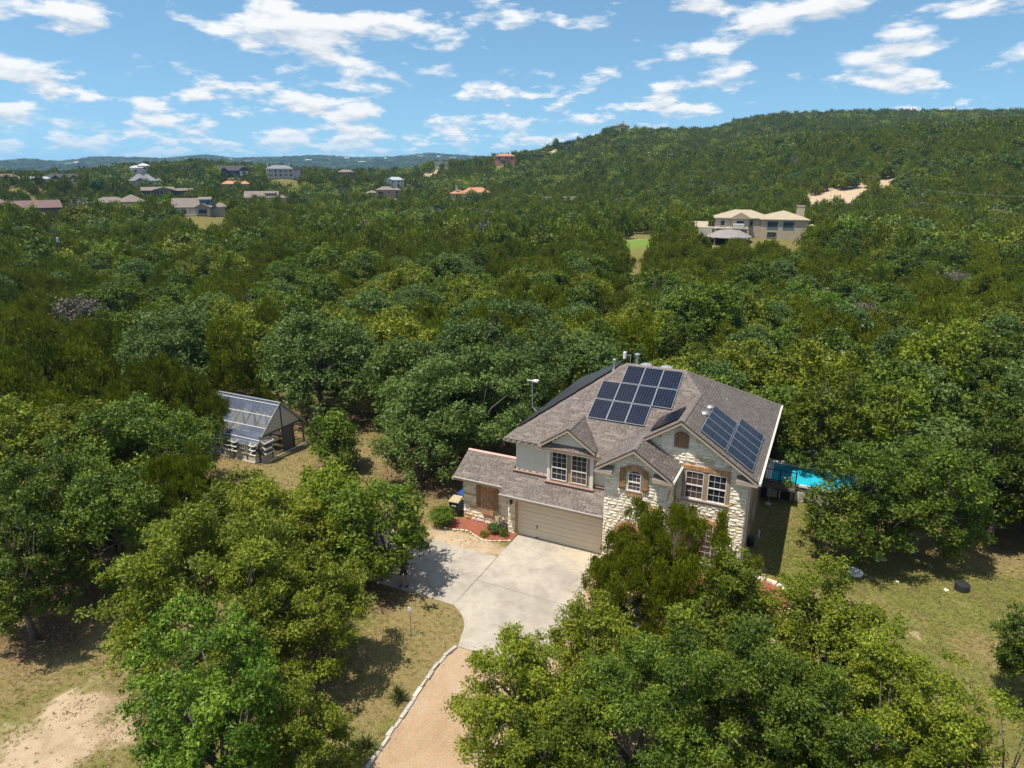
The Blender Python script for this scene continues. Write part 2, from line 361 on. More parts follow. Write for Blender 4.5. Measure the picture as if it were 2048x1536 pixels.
# far houses: name key -> photo columns x0,x1, base row, distance
FAR = dict(
    mansion=(1395, 1617, 473, 213), blue=(345, 447, 429, 316), maroon=(-36, 103, 432, 305), tanpair=(200, 283, 416, 375), dormer=(493, 566, 405, 430),
    glass=(290, 378, 391, 455), greyhip=(262, 320, 371, 560), white=(263, 297, 347, 670), slate=(438, 495, 351, 610), colonial=(534, 600, 354, 600),
    orange=(445, 497, 375, 545), redleft=(-8, 34, 362, 560), shed=(52, 100, 364, 540), darkleft=(110, 152, 366, 540), tile=(895, 982, 395, 470),
    greytan=(734, 802, 393, 475), paleblue=(773, 809, 373, 560), brownlow=(674, 710, 351, 630), cabin=(1084, 1153, 409, 415), ridge=(990, 1030, 328, 640),
    box=(1047, 1086, 318, 665), whitewall=(869, 896, 333, 680), hilltop=(1223, 1262, 262, 815), lookout=(1119, 1143, 293, 770))
FARP = {}
FAR = {k_: (a_, b_, r_, d_ * (.82 if d_ < 640 else .92)) for k_, (a_, b_, r_, d_) in FAR.items()}
for k_, (a_, b_, r_, d_) in FAR.items():
    P_ = at_d((a_ + b_) / 2, r_, d_); FARP[k_] = P_; w_ = (b_ - a_) * d_ / 1403.0
    PADS.append((P_[0], P_[1], P_[2], max(14.0, w_ * .75)))
YARD = [(-31, -2), (-27, 9), (-12, 9.5), (-5.5, 8), (-2, 14), (13, 15.5), (19, 13), (24, 9), (40, 6), (48, -30), (20, -60), (-30, -50), (-40, -20)]
def in_poly(x, y, poly):
    x = np.asarray(x, float); y = np.asarray(y, float); r = np.zeros(x.shape, bool); n = len(poly); j = n - 1
    for i in range(n):
        xi, yi = poly[i]; xj, yj = poly[j]
        c = ((yi > y) != (yj > y)) & (x < (xj - xi) * (y - yi) / (yj - yi + 1e-12) + xi); r ^= c; j = i
    return r
# near trees: photo column / row of the crown centre, height of that centre, crown half-width px, tree height, kind
NEAR = [
 # key, px, py, zc, half px, height, kind, label
 ('o1', 900, 828, 3.6, 146, 9.6, 'grey', 'largest grey green live oak crowding the left side of the house'),
 ('o27', 975, 735, 5.8, 150, 11.0, 'grey', 'tall grey green live oak rising behind the one beside the house'),
 ('o2', 640, 728, 4.6, 124, 10.2, 'grey', 'rounded grey green live oak standing behind the greenhouse'),
 ('o3', 345, 700, 4.8, 125, 9.0, 'grey', 'pale grey green oak behind and to the left of the greenhouse'),
 ('j1', 462, 715, 4.2, 58, 7.5, 'juniper', 'narrow dark juniper between two grey oaks behind the greenhouse'),
 ('j2', 345, 800, 4.0, 122, 7.2, 'juniper', 'spreading olive juniper whose boughs overhang the left greenhouse roof'),
 ('o4', 255, 890, 3.8, 150, 7.4, 'oakd', 'broad dark oak left of the greenhouse lawn'),
 ('j3', 355, 985, 3.2, 92, 6.2, 'juniper', 'dark juniper in shade below the greenhouse lawn'),
 ('o5', 85, 1010, 4.2, 150, 7.6, 'oakd', 'dark leafy oak at the left edge with leaf litter under it'),
 ('o6', 130, 905, 3.6, 110, 6.8, 'oak', 'sunlit green oak near the left edge above the dark oak'),
 ('o28', 485, 1015, 3.2, 100, 5.8, 'oak', 'oak below the near corner of the greenhouse lawn'),
 ('o29', 665, 1000, 3.0, 88, 5.4, 'elm', 'fresh green oak left of the bright tree at the drive'),
 ('o30', 225, 1040, 3.6, 120, 6.6, 'oakd', 'dark oak between the left edge oak and the spreading oak'),
 ('o31', 25, 905, 4.0, 100, 7.4, 'oak', 'sunlit oak cut by the left edge'),
 ('o32', 30, 1120, 4.0, 110, 7.2, 'oakd', 'shady oak overhanging the leaf litter at the left edge'),
 ('o33', 672, 880, 2.2, 58, 4.6, 'oakd', 'low dark oak right of the greenhouse gable'),
 ('o34', 838, 890, 2.6, 92, 5.6, 'grey', 'low grey green oak in front of the largest oak beside the house'),
 ('o7', 560, 1050, 3.6, 112, 6.2, 'oak', 'slender yellow green oak in front of the greenhouse lawn'),
 ('e1', 752, 1075, 2.4, 122, 5.6, 'elm', 'bright green tree shading the left end of the concrete drive'),
 ('o8', 405, 1150, 4.0, 205, 7.4, 'oak', 'wide spreading oak in the left foreground with a long low left bough'),
 ('o9', 615, 1220, 3.3, 118, 6.2, 'oak', 'open oak between the spreading oak and the drive lawn'),
 ('e2', 430, 1425, 4.0, 172, 7.6, 'elm', 'fresh green broad leaved tree at the bottom left with yellowish top'),
 ('o10', 600, 1470, 2.6, 110, 4.8, 'oak', 'low oak beside the yuccas at the bottom edge'),
 ('j4', 1318, 1160, 2.9, 158, 6.7, 'juniper', 'tall juniper with pale twigs in front of the stone facade'),
 ('o11', 1455, 1215, 3.0, 92, 5.6, 'oak', 'yellow green oak overlapping the right side of the front juniper'),
 ('o12', 1185, 1290, 2.5, 100, 4.8, 'oak', 'small oak reaching over the lower edge of the concrete drive'),
 ('o13', 1035, 1425, 3.1, 142, 6.0, 'oak', 'oak leaning over the gravel drive at the bottom centre'),
 ('o14', 1275, 1430, 3.4, 185, 6.6, 'oakd', 'dense dark oak at the bottom edge right of the gravel drive'),
 ('o15', 1500, 1400, 3.8, 185, 7.0, 'oakd', 'full oak in the middle of the lower right grove'),
 ('o16', 1650, 1285, 3.2, 145, 6.4, 'oak', 'sunlit oak in front of the round mulch planter'),
 ('o17', 1780, 1420, 3.4, 150, 6.4, 'oak', 'open crowned oak on the right lawn edge of the grove'),
 ('o18', 1930, 1540, 3.2, 125, 5.8, 'oak', 'oak cut by the bottom right corner'),
 ('o24', 1120, 1520, 3.0, 110, 5.4, 'oak', 'oak at the bottom edge between the gravel drive and the dark oak'),
 ('o25', 1650, 1500, 3.2, 135, 5.8, 'oakd', 'dark oak at the bottom edge in the middle of the right grove'),
 ('o26', 1390, 1320, 2.8, 105, 5.2, 'oak', 'oak just below the front juniper'),
 ('o19', 2090, 1290, 3.0, 95, 6.0, 'oakd', 'oak just entering at the right edge of the lawn'),
 ('o20', 1712, 1015, 3.2, 108, 6.8, 'oakd', 'dark oak between the house and the far lawn, in front of the swimming pool'),
 ('o21', 1850, 992, 3.5, 118, 7.0, 'oakd', 'thick dark oak behind the round concrete lids on the lawn'),
 ('o22', 2005, 958, 3.8, 105, 7.4, 'oakd', 'dark oak at the right edge behind the black lid'),
 ('e3', 1770, 850, 4.6, 85, 8.0, 'elm', 'bright green tree rising behind the dark oaks right of the pool'),
 ('o23', 1640, 830, 4.8, 80, 8.4, 'oak', 'oak behind the pool at the right rear corner of the house'),
]
NEARP = {}
for t_ in NEAR:
    P_ = at(t_[1], t_[2], t_[3]); dep_ = (P_ - CAM) @ FWD; NEARP[t_[0]] = (P_[0], P_[1], .95 * t_[4] * dep_ / FPX)
def yard_attr(x, y, d, want_mown=False):
    """r green grass, g bare / dry soil, b leaf litter"""
    x = np.asarray(x); y = np.asarray(y)
    n = fbm(VN1, x / 5.0 + 3, y / 5.0 + 8, 4); n2 = fbm(VN2, x / 2.2, y / 2.2, 3)
    green = np.clip((n - .34) * 3.2, 0, 1); bare = np.clip((n2 - .53) * 3.4, 0, 1) * .6
    # lawns: the right lawn is the greenest, the far left one dry
    green = np.where(x < -4, green * .55, green); green = np.where(x > 12.3, np.clip(green * 1.0 + .10, 0, 1), green)
    bare = np.where((x < -3) & (y < -14), np.clip(bare + np.clip((n - .57) * 5, 0, 1), 0, 1), bare)
    w = np.exp(-(((x + 2.4) / 3.2) ** 2 + ((y + 2.0) / .85) ** 2)); bare = np.clip(bare + w * 1.2, 0, 1); green = green * (1 - w)
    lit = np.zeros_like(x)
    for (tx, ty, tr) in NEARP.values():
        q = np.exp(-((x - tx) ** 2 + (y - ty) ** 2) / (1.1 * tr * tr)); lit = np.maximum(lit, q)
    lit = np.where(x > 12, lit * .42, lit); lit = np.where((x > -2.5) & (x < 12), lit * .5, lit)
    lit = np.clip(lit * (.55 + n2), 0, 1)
    far = smooth((d - 42) / 25); lit = lit * (1 - far) + far * .45; green = green * (1 - far) + far * .8; bare = bare * (1 - far) + far * .05
    # mown clearing by the tan house, caliche scars on the hillside
    c = at(1285, 500, 0); q = np.exp(-((x - c[0]) ** 2 + (y - c[1]) ** 2) / (2 * 11 ** 2)); green = np.maximum(green, q * 1.3); mown = np.clip(q * 2.2 - .5, 0, 1); lit = lit * (1 - q); bare = bare * (1 - q)
    for (px, py, dd, sx, sy) in SCARS:
        c = at_d(px, py, dd); q = np.exp(-((x - c[0]) ** 2 + (y - c[1]) ** 2) / (2 * sx * sx)); bare = np.clip(bare + q * 1.6, 0, 1); lit = lit * (1 - q); green = green * (1 - q)
    if want_mown: return np.clip(green, 0, 1), np.clip(bare, 0, 1), np.clip(lit, 0, 1), mown
    return np.clip(green, 0, 1), np.clip(bare, 0, 1), np.clip(lit, 0, 1)
SCARS = [(1650, 392, 330, 9, 5), (1675, 396, 320, 9, 5), (1700, 390, 335, 7, 5), (1775, 386, 350, 7, 5), (1180, 287, 775, 10, 5), (1205, 284, 785, 12, 5), (1235, 281, 790, 12, 5), (1262, 277, 800, 12, 5),
         (960, 333, 660, 9, 5), (860, 356, 600, 11, 5), (840, 358, 590, 9, 5), (1232, 470, 190, 6, 4), (1205, 474, 188, 5, 4), (20, 690, 92, 4, 3), (5, 735, 80, 3, 3), (40, 690, 94, 3, 3), (112, 424, 305, 8, 4),
         (300, 424, 330, 7, 4), (1115, 342, 560, 6, 4), (1100, 308, 700, 8, 4)]
def build_ground():
    th = np.concatenate([np.arange(-180, -52, 4.0), np.arange(-52, 52.01, .33), np.arange(54, 180, 4.0)])
    rs = np.concatenate([np.arange(1, 62, .55), 62 * 1.028 ** np.arange(0, 166)]); rs = rs[rs < 6000]; rs = np.append(rs, 6000)
    T, Rr = np.meshgrid(np.radians(th), rs); fx = np.sin(T) * Rr; fy = np.cos(T) * Rr
    X = CAM[0] + fx * _cy + fy * _sy; Y = CAM[1] - fx * _sy + fy * _cy
    Z = H(X, Y); d = Rr
    Z = np.where((np.hypot(X - 3, Y) < 62), 0, Z) * smooth((np.hypot(X - 3, Y) - 50) / 40)
    n, m = X.shape; V = np.stack([X, Y, Z], -1).reshape(-1, 3)
    V = np.vstack([V, [[CAM[0], CAM[1], 0]]])
    i = np.arange(n - 1)[:, None] * m; j = np.arange(m)[None]; j2 = (j + 1) % m
    F = np.stack([i + j, i + j2, i + m + j2, i + m + j], -1).reshape(-1, 4)
    me = fast_mesh('ground', V, F[:, ::-1], [MAT['ground']], smooth=True)
    # fan at the centre
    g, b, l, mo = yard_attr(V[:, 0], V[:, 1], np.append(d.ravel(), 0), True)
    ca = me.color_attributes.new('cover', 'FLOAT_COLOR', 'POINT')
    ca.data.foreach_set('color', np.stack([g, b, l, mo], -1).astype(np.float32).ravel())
    o = link('ground', me); tag(o, kind='structure'); return o
def ground_z(x, y):
    r = np.hypot(np.asarray(x) - 3, np.asarray(y)); return np.where(r < 62, 0, H(np.asarray(x, float), np.asarray(y, float))) * smooth((r - 50) / 40)
def ground_mat():
    m, nt, bs, out = new_mat('yard_ground'); p = wpos(nt); a = attr(nt, 'cover'); s = nt.nodes.new('ShaderNodeSeparateColor'); nt.links.new(a.outputs['Color'], s.inputs[0])
    n1 = nz(nt, p, 1.1, 8, .7, .5); n2 = nz(nt, p, 5.0, 8, .72, .6); n3 = nz(nt, p, 24, 5, .7)
    dry = ramp(nt, n2, [(.25, (.155, .115, .040)), (.5, (.255, .195, .078)), (.75, (.36, .285, .135))])
    grn = ramp(nt, n2, [(.25, (.085, .098, .018)), (.5, (.175, .178, .042)), (.75, (.29, .255, .09))])
    soil = ramp(nt, n1, [(.3, (.40, .29, .175)), (.6, (.55, .42, .275)), (.75, (.58, .40, .22))])
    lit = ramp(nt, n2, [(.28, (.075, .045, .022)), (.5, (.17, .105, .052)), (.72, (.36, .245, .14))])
    th = lambda ch, k: mth(nt, 'MULTIPLY', mth(nt, 'ADD', mth(nt, 'SUBTRACT', ch, .5), mth(nt, 'MULTIPLY', mth(nt, 'SUBTRACT', n1, .5), k)), 3.2)
    f = lambda ch, k: mth(nt, 'ADD', th(ch, k), .5, True)
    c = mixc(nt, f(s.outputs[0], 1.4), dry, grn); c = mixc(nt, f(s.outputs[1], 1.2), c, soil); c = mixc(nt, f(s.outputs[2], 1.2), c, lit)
    c = mixc(nt, a.outputs['Alpha'], c, (.16, .235, .037))
    c = mixc(nt, 1.0, c, ramp(nt, n3, [(.3, (.57, .57, .57)), (.7, (1.12, 1.12, 1.12))]), 'MULTIPLY')
    nt.links.new(c, bs.inputs['Base Color']); bs.inputs['Roughness'].default_value = .95; bs.inputs['Specular IOR Level'].default_value = .15
    bump(nt, bs, mth(nt, 'ADD', n2, n3), .6, .06); return m
MAT['ground'] = ground_mat()
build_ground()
# concrete drive: main slab, side pad, real slab edges; saw-cut joints recessed between slabs
drive = empty('concrete_drive'); tag(drive, kind='structure')
def slab(name, poly, z0, z1, mat, parent): 
    mb = MB(); mb.prism(poly, z0, z1); return mb.build(name, mat, parent)
cv = [(-.03, -7.27), (.34, -7.48), (.64, -7.68), (.87, -7.91), (1.07, -8.15), (1.2, -8.39), (1.33, -8.72), (1.44, -9.1), (1.62, -9.7)]
slab('slab', [(0.0, .05), (0.0, -2.63), (0.0, -4.993), (2.7, -4.993), (4.87, -5.0), (4.87, .05)][::-1], -.05, .03, MAT['concrete'], drive)
slab('slab', [(0, -5.015)] + [(-.02, -7.26)] + cv[1:] + [(3.4, -9.68), (5.45, -9.5), (5.55, -8.9), (5.5, -7.3), (5.3, -5.015)], -.05, .03, MAT['concrete'], drive)
slab('slab', [(-9.5, -2.9), (-6.5, -2.67), (-.035, -2.64), (-.035, -7.245), (-2.4, -7.28), (-6.0, -7.35), (-9.5, -7.2)][::-1], -.05, .026, MAT['concrete'], drive)
slab('slab', [(4.885, .05), (4.885, -5.0), (5.3, -5.0), (5.2, -3.1), (5.1, -.85)], -.05, .026, MAT['concrete'], drive)
gr = MB(); gr.prism([(1.62, -9.72), (1.45, -10.9), (1.55, -12), (1.66, -13.4), (1.76, -14.5), (1.86, -15.6), (2.0, -17.5), (2.4, -22), (14, -22), (19, -14), (17.5, -8), (15.2, -3.6), (12.6, -2.9), (9.4, -2.8), (7.2, -2.4), (5.2, -1.2), (5.2, -3.1), (5.3, -5.0), (5.52, -7.3), (5.57, -8.9), (5.47, -9.52), (3.4, -9.7)], -.03, .012)
tag(gr.build('gravel_drive', MAT['gravel']), kind='structure')
# ------------------------------------------------------------------ the house
house = empty('house'); tag(house, 'two storey cream limestone house with brown shingle roof and attached garage', 'house')
rs = random.Random(11)
def sub_iv(ivs, a, b):
    out = []
    for (l, r) in ivs:
        if b <= l or a >= r: out.append((l, r)); continue
        if a > l: out.append((l, a))
        if b < r: out.append((b, r))
    return out
class Wall:
    """a flat wall: origin o, u along it, n outward, v up; region(z) gives the solid intervals"""
    def __init__(s, o, u, n, region): s.o = Vector(o); s.u = Vector(u); s.n = Vector(n); s.region = region
    def rows_iv(s, z0, z1):
        a = s.region(z0 + .002); b = s.region(z1 - .002); out = []
        for (l, r) in a:
            for (l2, r2) in b:
                L = max(l, l2); R = min(r, r2)
                if R - L > .05: out.append((L, R))
        return out
    def P(s, x, z, d): return s.o + s.u * x + Vector((0, 0, z)) + s.n * d
def backing(name, wall, z0, z1, mat, thick=.2, dz=.06):
    mb = MB(); z = z0
    while z < z1 - 1e-6:
        zz = min(z + dz, z1)
        for (l, r) in wall.rows_iv(z, zz):
            mb.hexa([wall.P(l, z, -thick), wall.P(r, z, -thick), wall.P(r, z, 0), wall.P(l, z, 0), wall.P(l, zz, -thick), wall.P(r, zz, -thick), wall.P(r, zz, 0), wall.P(l, zz, 0)])
        z = zz
    return mb.build(name, mat, house)
# stone blocks: a handful of hewn shapes, shared
def stone_variant(seed):
    r = random.Random(seed); j = lambda k: r.uniform(-k, k)
    back = [(-.5, 0, -.5), (.5, 0, -.5), (.5, 0, .5), (-.5, 0, .5)]
    fr = [(x * (.90 + j(.06)), -.40 + j(.22), z * (.84 + j(.08))) for x, _, z in back]
    c = (j(.2), -1.0 + j(.15), j(.16) - .08)
    v = back + fr + [c]
    f = [(0, 1, 5, 4), (1, 2, 6, 5), (2, 3, 7, 6), (3, 0, 4, 7), (4, 5, 8), (5, 6, 8), (6, 7, 8), (7, 4, 8)]
    return v, f
SV = [stone_variant(i) for i in range(10)]
STONES = []   # (matrix, variant, material, area)
def lay_stones(wall, z0, z1, hmin=.11, hmax=.22, lmin=.2, lmax=.62, dep=(.035, .07), tint=(.46, .37, .115, .045, .01)):
    z = z0; j = .014
    while z < z1 - .04:
        h = rs.uniform(hmin, hmax); zz = min(z + h, z1)
        if z1 - zz < .07: zz = z1
        for (l, r) in wall.rows_iv(z, zz):
            x = l - rs.uniform(0, .25)
            while x < r:
                w = rs.uniform(lmin, lmax) * (1.25 if h > .17 else .9); a = max(x, l); b = min(x + w, r); x += w
                if r - x < .12: b = r; x = r
                if b - a < .06: continue
                za, zb = z, zz
                if rs.random() < .16 and zz - z > .16 and b - a > .3: parts = [(a, b, z, (z + zz) / 2), (a, b, (z + zz) / 2, zz)]
                else: parts = [(a, b, z, zz)]
                for (a2, b2, z2, z3) in parts:
                    c = wall.P((a2 + b2) / 2, (z2 + z3) / 2, -.004)
                    m = Matrix.Identity(4); d = rs.uniform(*dep)
                    ux = wall.u * (b2 - a2 - j); uy = -wall.n * d; uz = Vector((0, 0, z3 - z2 - j)) + wall.u * 0
                    for i, q in enumerate((ux, uy, uz)): m[0][i], m[1][i], m[2][i] = q
                    m.translation = c
                    mi = rs.choices(range(5), tint)[0]; STONES.append((m, rs.randrange(10), mi, (b2 - a2) * (z3 - z2)))
        z = zz
def arch_half(z, spring, r):   # half width of a round arch opening at height z
    if z <= spring: return r
    t = r * r - (z - spring) ** 2
    return sqrt(t) if t > 0 else 0
# roofs as planes z = f(x, y)
rP1 = lambda x, y: 5.6 + .53 * (y - .28)
rP2 = lambda x, y: 5.6 + .657 * (x + 1.08)
rP3 = lambda x, y: 5.6 + .665 * (12.31 - x)
rP4 = lambda x, y: 5.6 + .665 * (x - 4.69)
rP5 = lambda x, y: 5.6 + .665 * (8.61 - x)
rP6 = lambda x, y: 5.6 + .53 * (12.76 - y)
rP7 = lambda x, y: 2.97 + .5 * (y + .4)
rP8 = lambda x, y: 3.95 - .5 * (y - 1.56)
rD1 = lambda x, y: 6.83 - .68 * (2.75 - x)
rD2 = lambda x, y: 6.83 - .68 * (x - 2.75)
DV = lambda z: .28 + (z - 5.6) / .53     # y where the front slope has height z
ROOFS = [  # f, polygon (x, y), eave axis
 ('front', rP1, [(-1.08, .28), (1.0, .28), (1.0, .17), (4.55, .17), (4.69, .28), (8.5, 5.06), (7.35, 6.5), (3.94, 6.5)], 'y'),
 ('left', rP2, [(-1.08, 12.76), (-1.08, .28), (3.94, 6.5)], 'x'),
 ('right', rP3, [(12.31, .38), (12.31, 12.76), (7.35, 6.5), (8.5, 5.06), (8.5, .38)], '-x'),
 ('gable_left', rP4, [(4.69, -1.2), (6.65, -1.2), (6.65, .8), (6.65, .38), (8.5, .38), (8.5, 5.06), (4.69, .28)], 'x'),
 ('small_right', rP5, [(8.61, -1.2), (8.61, .8), (6.65, .8), (6.65, -1.2)], '-x'),
 ('back', rP6, [(12.31, 12.76), (-1.08, 12.76), (3.94, 6.5), (7.35, 6.5)], '-y'),
 ('lower', rP7, [(-4.0, -.4), (-.82, -.4), (-.82, -.85), (5.14, -.85), (5.14, .79), (-.54, .79), (-.54, 1.56), (-4.0, 1.56)], 'y'),
 ('wing_back', rP8, [(-.54, 3.6), (-4.0, 3.6), (-4.0, 1.56), (-.54, 1.56)], '-y'),
 ('dormer_left', rD1, [(1.22, .12), (2.75, .12), (2.75, 2.6), (1.22, DV(5.79))], 'x'),
 ('dormer_right', rD2, [(2.75, .12), (4.28, .12), (4.28, DV(5.79)), (2.75, 2.6)], '-x'),
]
ROOFS[3] = ('gable_left', rP4, [(4.69, -1.2), (6.65, -1.2), (6.65, .38), (8.5, .38), (8.5, 5.06), (4.69, .28)], 'x')
def poly_iv(poly, k, t):
    """intervals of a polygon along the other axis at coordinate t of axis k"""
    xs = []; n = len(poly)
    for i in range(n):
        a = poly[i]; b = poly[(i + 1) % n]
        if (a[k] > t) != (b[k] > t): xs.append(a[1 - k] + (t - a[k]) / (b[k] - a[k]) * (b[1 - k] - a[1 - k]))
    xs.sort(); return [(xs[i], xs[i + 1]) for i in range(0, len(xs) - 1, 2)]
SHINGLES = []    # (8 corner points, material, view size)
roofs = {}
for (nm, f, poly, ax) in ROOFS:
    # deck and soffit as a real slab
    mb = MB(); mb.loft([(x, y, f(x, y) - .17) for x, y in poly], [(x, y, f(x, y) - .018) for x, y in poly])
    roofs[nm] = mb.build('roof', MAT['fascia'], house)
    k = 1 if 'y' in ax else 0; sgn = -1 if ax[0] == '-' else 1
    ts = [p[k] for p in poly]; t0 = min(ts) if sgn > 0 else max(ts); t1 = max(ts) if sgn > 0 else min(ts)
    slope = abs(f(1, 1) - f(1 + (k == 0), 1 + (k == 1))); step = .145 / sqrt(1 + slope * slope); t = t0; row = 0
    while (t1 - t) * sgn > .02:
        tn = t + step * sgn
        if (t1 - tn) * sgn < .03: tn = t1
        lap = tn + .02 * sgn if (t1 - tn) * sgn > .02 else tn
        A = poly_iv(poly, k, t + .003 * sgn); B = poly_iv(poly, k, tn - .003 * sgn)
        for (l, r) in A:
            for (l2, r2) in B:
                if min(r, r2) - max(l, l2) < .04: continue
                cuts = [min(l, l2)]; x = min(l, l2) - rs.uniform(0, .4)
                hi = max(r, r2); runs = []
                while x < hi: 
                    w = rs.choice((.17, .2, .26, .33, .42, .5)); runs.append((x, x + w)); x += w
                for (a, b) in runs:
                    p0, p1 = max(a, l) + .004, min(b, r) - .004; q0, q1 = max(a, l2) + .004, min(b, r2) - .004
                    if p1 <= p0 and q1 <= q0: continue
                    if p1 < p0: p0 = p1 = (q0 if a < l else q1)
                    if q1 < q0: q0 = q1 = (p0 if a < l2 else p1)
                    if p1 - p0 < .02 and q1 - q0 < .02: continue
                    th = rs.uniform(.010, .020); mk = lambda c, tt: (c, tt) if k == 1 else (tt, c)
                    pts = []
                    for dz0 in (-.012, 1):
                        for (c, tt, hh) in ((p0, t, th), (p1, t, th), (q1, lap, .003), (q0, lap, .003)):
                            X, Y = mk(c, tt); pts.append((X, Y, f(X, Y) + (dz0 if dz0 < 0 else hh)))
                    if (sgn < 0) != (k == 0): pts = [pts[i] for i in (1, 0, 3, 2, 5, 4, 7, 6)]
                    c = np.mean(pts, 0); dist = np.linalg.norm(c - CAM)
                    nrm = np.cross(np.subtract(pts[5], pts[4]), np.subtract(pts[7], pts[4])); vis = abs(nrm @ (CAM - c)) / dist ** 3
                    if nm in ('back', 'wing_back'): vis = 0
                    SHINGLES.append((pts, rs.choices(range(4), (.42, .3, .13, .15))[0], vis))
        t = tn; row += 1
SHINGLES.sort(key=lambda q: -q[2])
for i, (pts, mi, vis) in enumerate(SHINGLES[:300]):
    c = np.mean(pts, 0); mb = MB(); mb.hexa([tuple(np.subtract(p, c)) for p in pts]); mb.build('shingle', MAT['shingle'][mi], house, c)
V = np.array([p for q in SHINGLES[300:] for p in q[0]], np.float32); nS = len(SHINGLES) - 300
hf = np.array([(4, 5, 6, 7), (0, 1, 5, 4), (1, 2, 6, 5), (3, 0, 4, 7)])
F = (np.arange(nS)[:, None, None] * 8 + hf[None]).reshape(-1, 4)
o = link('shingle_courses', fast_mesh('shingle_courses', V, F, MAT['shingle'], np.repeat([q[1] for q in SHINGLES[300:]], 4)), house); o['kind'] = 'stuff'
# ridge and hip caps
def cap(a, b, lift=.012):
    a = Vector(a); b = Vector(b); n = max(2, int((b - a).length / .3)); d = (b - a) / n; mb = MB()
    s_ = Vector((d.y, -d.x, 0)).normalized() * .13
    for i in range(n):
        p = a + d * i; q = p + d * 1.08; u = Vector((0, 0, .035 + lift)); u2 = Vector((0, 0, .018 + lift)); dn = Vector((0, 0, -.045 + lift))
        mb.add([p - s_ + dn, p + u, p + s_ + dn, q - s_ + dn * 1.1, q + u2, q + s_ + dn * 1.1], [(0, 1, 4, 3), (1, 2, 5, 4), (0, 2, 1)], rs.choice((0, 1, 1)))
    mb.build('ridge_cap', MAT['shingle'][:2], house)
cap((3.9, 6.5, 8.9), (7.4, 6.5, 8.9)); cap((-1.06, .3, 5.61), (3.94, 6.5, 8.9)); cap((8.5, 5.06, 8.13), (7.35, 6.5, 8.9)); cap((12.29, 12.7, 5.61), (7.35, 6.5, 8.9))
cap((8.5, .38, 8.134), (8.5, 5.06, 8.134)); cap((6.65, -1.2, 6.903), (6.65, .8, 6.903)); cap((2.75, .12, 6.83), (2.75, 2.6, 6.83))
mb = MB(); mb.loft([(-4, 1.44, 3.92), (-4, 1.56, 3.985), (-4, 1.72, 3.90)], [(-.56, 1.44, 3.92), (-.56, 1.56, 3.985), (-.56, 1.72, 3.90)]); mb.build('ridge_flashing', M('pink_ridge_metal', (.60, .30, .23), .5, .12, 5), house)
# rake boards, drip edges
def rake(p0, p1, f, y, h=.17):
    (x0, x1) = (p0, p1); mb = MB()
    mb.hexa([(x0, y - .035, f(x0, y) - .02 - h), (x1, y - .035, f(x1, y) - .02 - h), (x1, y + .03, f(x1, y) - .02 - h), (x0, y + .03, f(x0, y) - .02 - h),
             (x0, y - .035, f(x0, y) - .02), (x1, y - .035, f(x1, y) - .02), (x1, y + .03, f(x1, y) - .02), (x0, y + .03, f(x0, y) - .02)]); mb.build('rake_board', MAT['fascia'], house)
    mb = MB()
    mb.hexa([(x0, y - .05, f(x0, y) - .045), (x1, y - .05, f(x1, y) - .045), (x1, y + .01, f(x1, y) - .045), (x0, y + .01, f(x0, y) - .045),
             (x0, y - .05, f(x0, y) + .012), (x1, y - .05, f(x1, y) + .012), (x1, y + .01, f(x1, y) + .006), (x0, y + .01, f(x0, y) + .006)]); mb.build('drip_edge', MAT['drip'], house)
rake(4.69, 6.65, rP4, -1.2); rake(6.65, 8.61, rP5, -1.2); rake(6.62, 8.5, rP4, .38); rake(8.5, 12.31, rP3, .38); rake(1.22, 2.75, rD1, .12); rake(2.75, 4.28, rD2, .12)
def eave_line(a, b, mat, w=.1, h=.11, name='gutter', dz=-.06):
    mb = MB(); mb.bar((a[0], a[1], a[2] + dz), (b[0], b[1], b[2] + dz), w, h); mb.build(name, mat, house)
eave_line((12.36, .34, 5.6), (12.36, 12.8, 5.6), MAT['gutter'], .13, .12); eave_line((8.66, -1.22, 5.6), (8.66, .78, 5.6), MAT['gutter'], .12, .11)
eave_line((-.82, -.875, 2.745), (5.13, -.875, 2.745), MAT['gutter'], .04, .05, 'drip_edge', .0); eave_line((-4.02, -.425, 2.97), (-.83, -.425, 2.97), MAT['gutter'], .04, .05, 'drip_edge', .0)
eave_line((-1.1, .262, 5.6), (1.0, .262, 5.6), MAT['drip'], .03, .05, 'drip_edge', .0); eave_line((1.0, .152, 5.54), (4.6, .152, 5.54), MAT['flashing'], .03, .05, 'drip_edge', .0)
mb = MB(); mb.tube([(-4.05, -.32, 2.80), (-4.05, -.1, 2.78)], .07, 8); mb.build('gutter_end', MAT['gutter'], house)
# cornice returns: little pent roofs at the gable feet
def cornice(x0, x1, yf, yw, z):
    mb = MB(); mb.hexa([(x0, yf, z - .15), (x1, yf, z - .15), (x1, yw, z - .15), (x0, yw, z - .15), (x0, yf, z - .02), (x1, yf, z - .02), (x1, yw, z + .17), (x0, yw, z + .17)])
    mb.build('cornice_return', MAT['fascia'], house)
    mb = MB(); n = 3
    for i in range(n):
        a = i / n; b = (i + 1) / n; mix = lambda t, d: (yf + (yw - yf) * t, z - .02 + .19 * t + d); xx = x0
        while xx < x1 - .01:
            w = rs.choice((.2, .3, .4)); xe = min(xx + w, x1); y0, z0 = mix(a, .016); y1, z1 = mix(b, .006)
            mb.hexa([(xx, y0, z0 - .02), (xe, y0, z0 - .02), (xe, y1, z1 - .01), (xx, y1, z1 - .01), (xx, y0, z0), (xe, y0, z0), (xe, y1, z1), (xx, y1, z1)], rs.choice((0, 1, 2))); xx = xe
    mb.build('cornice_shingles', MAT['shingle'][:3], house)
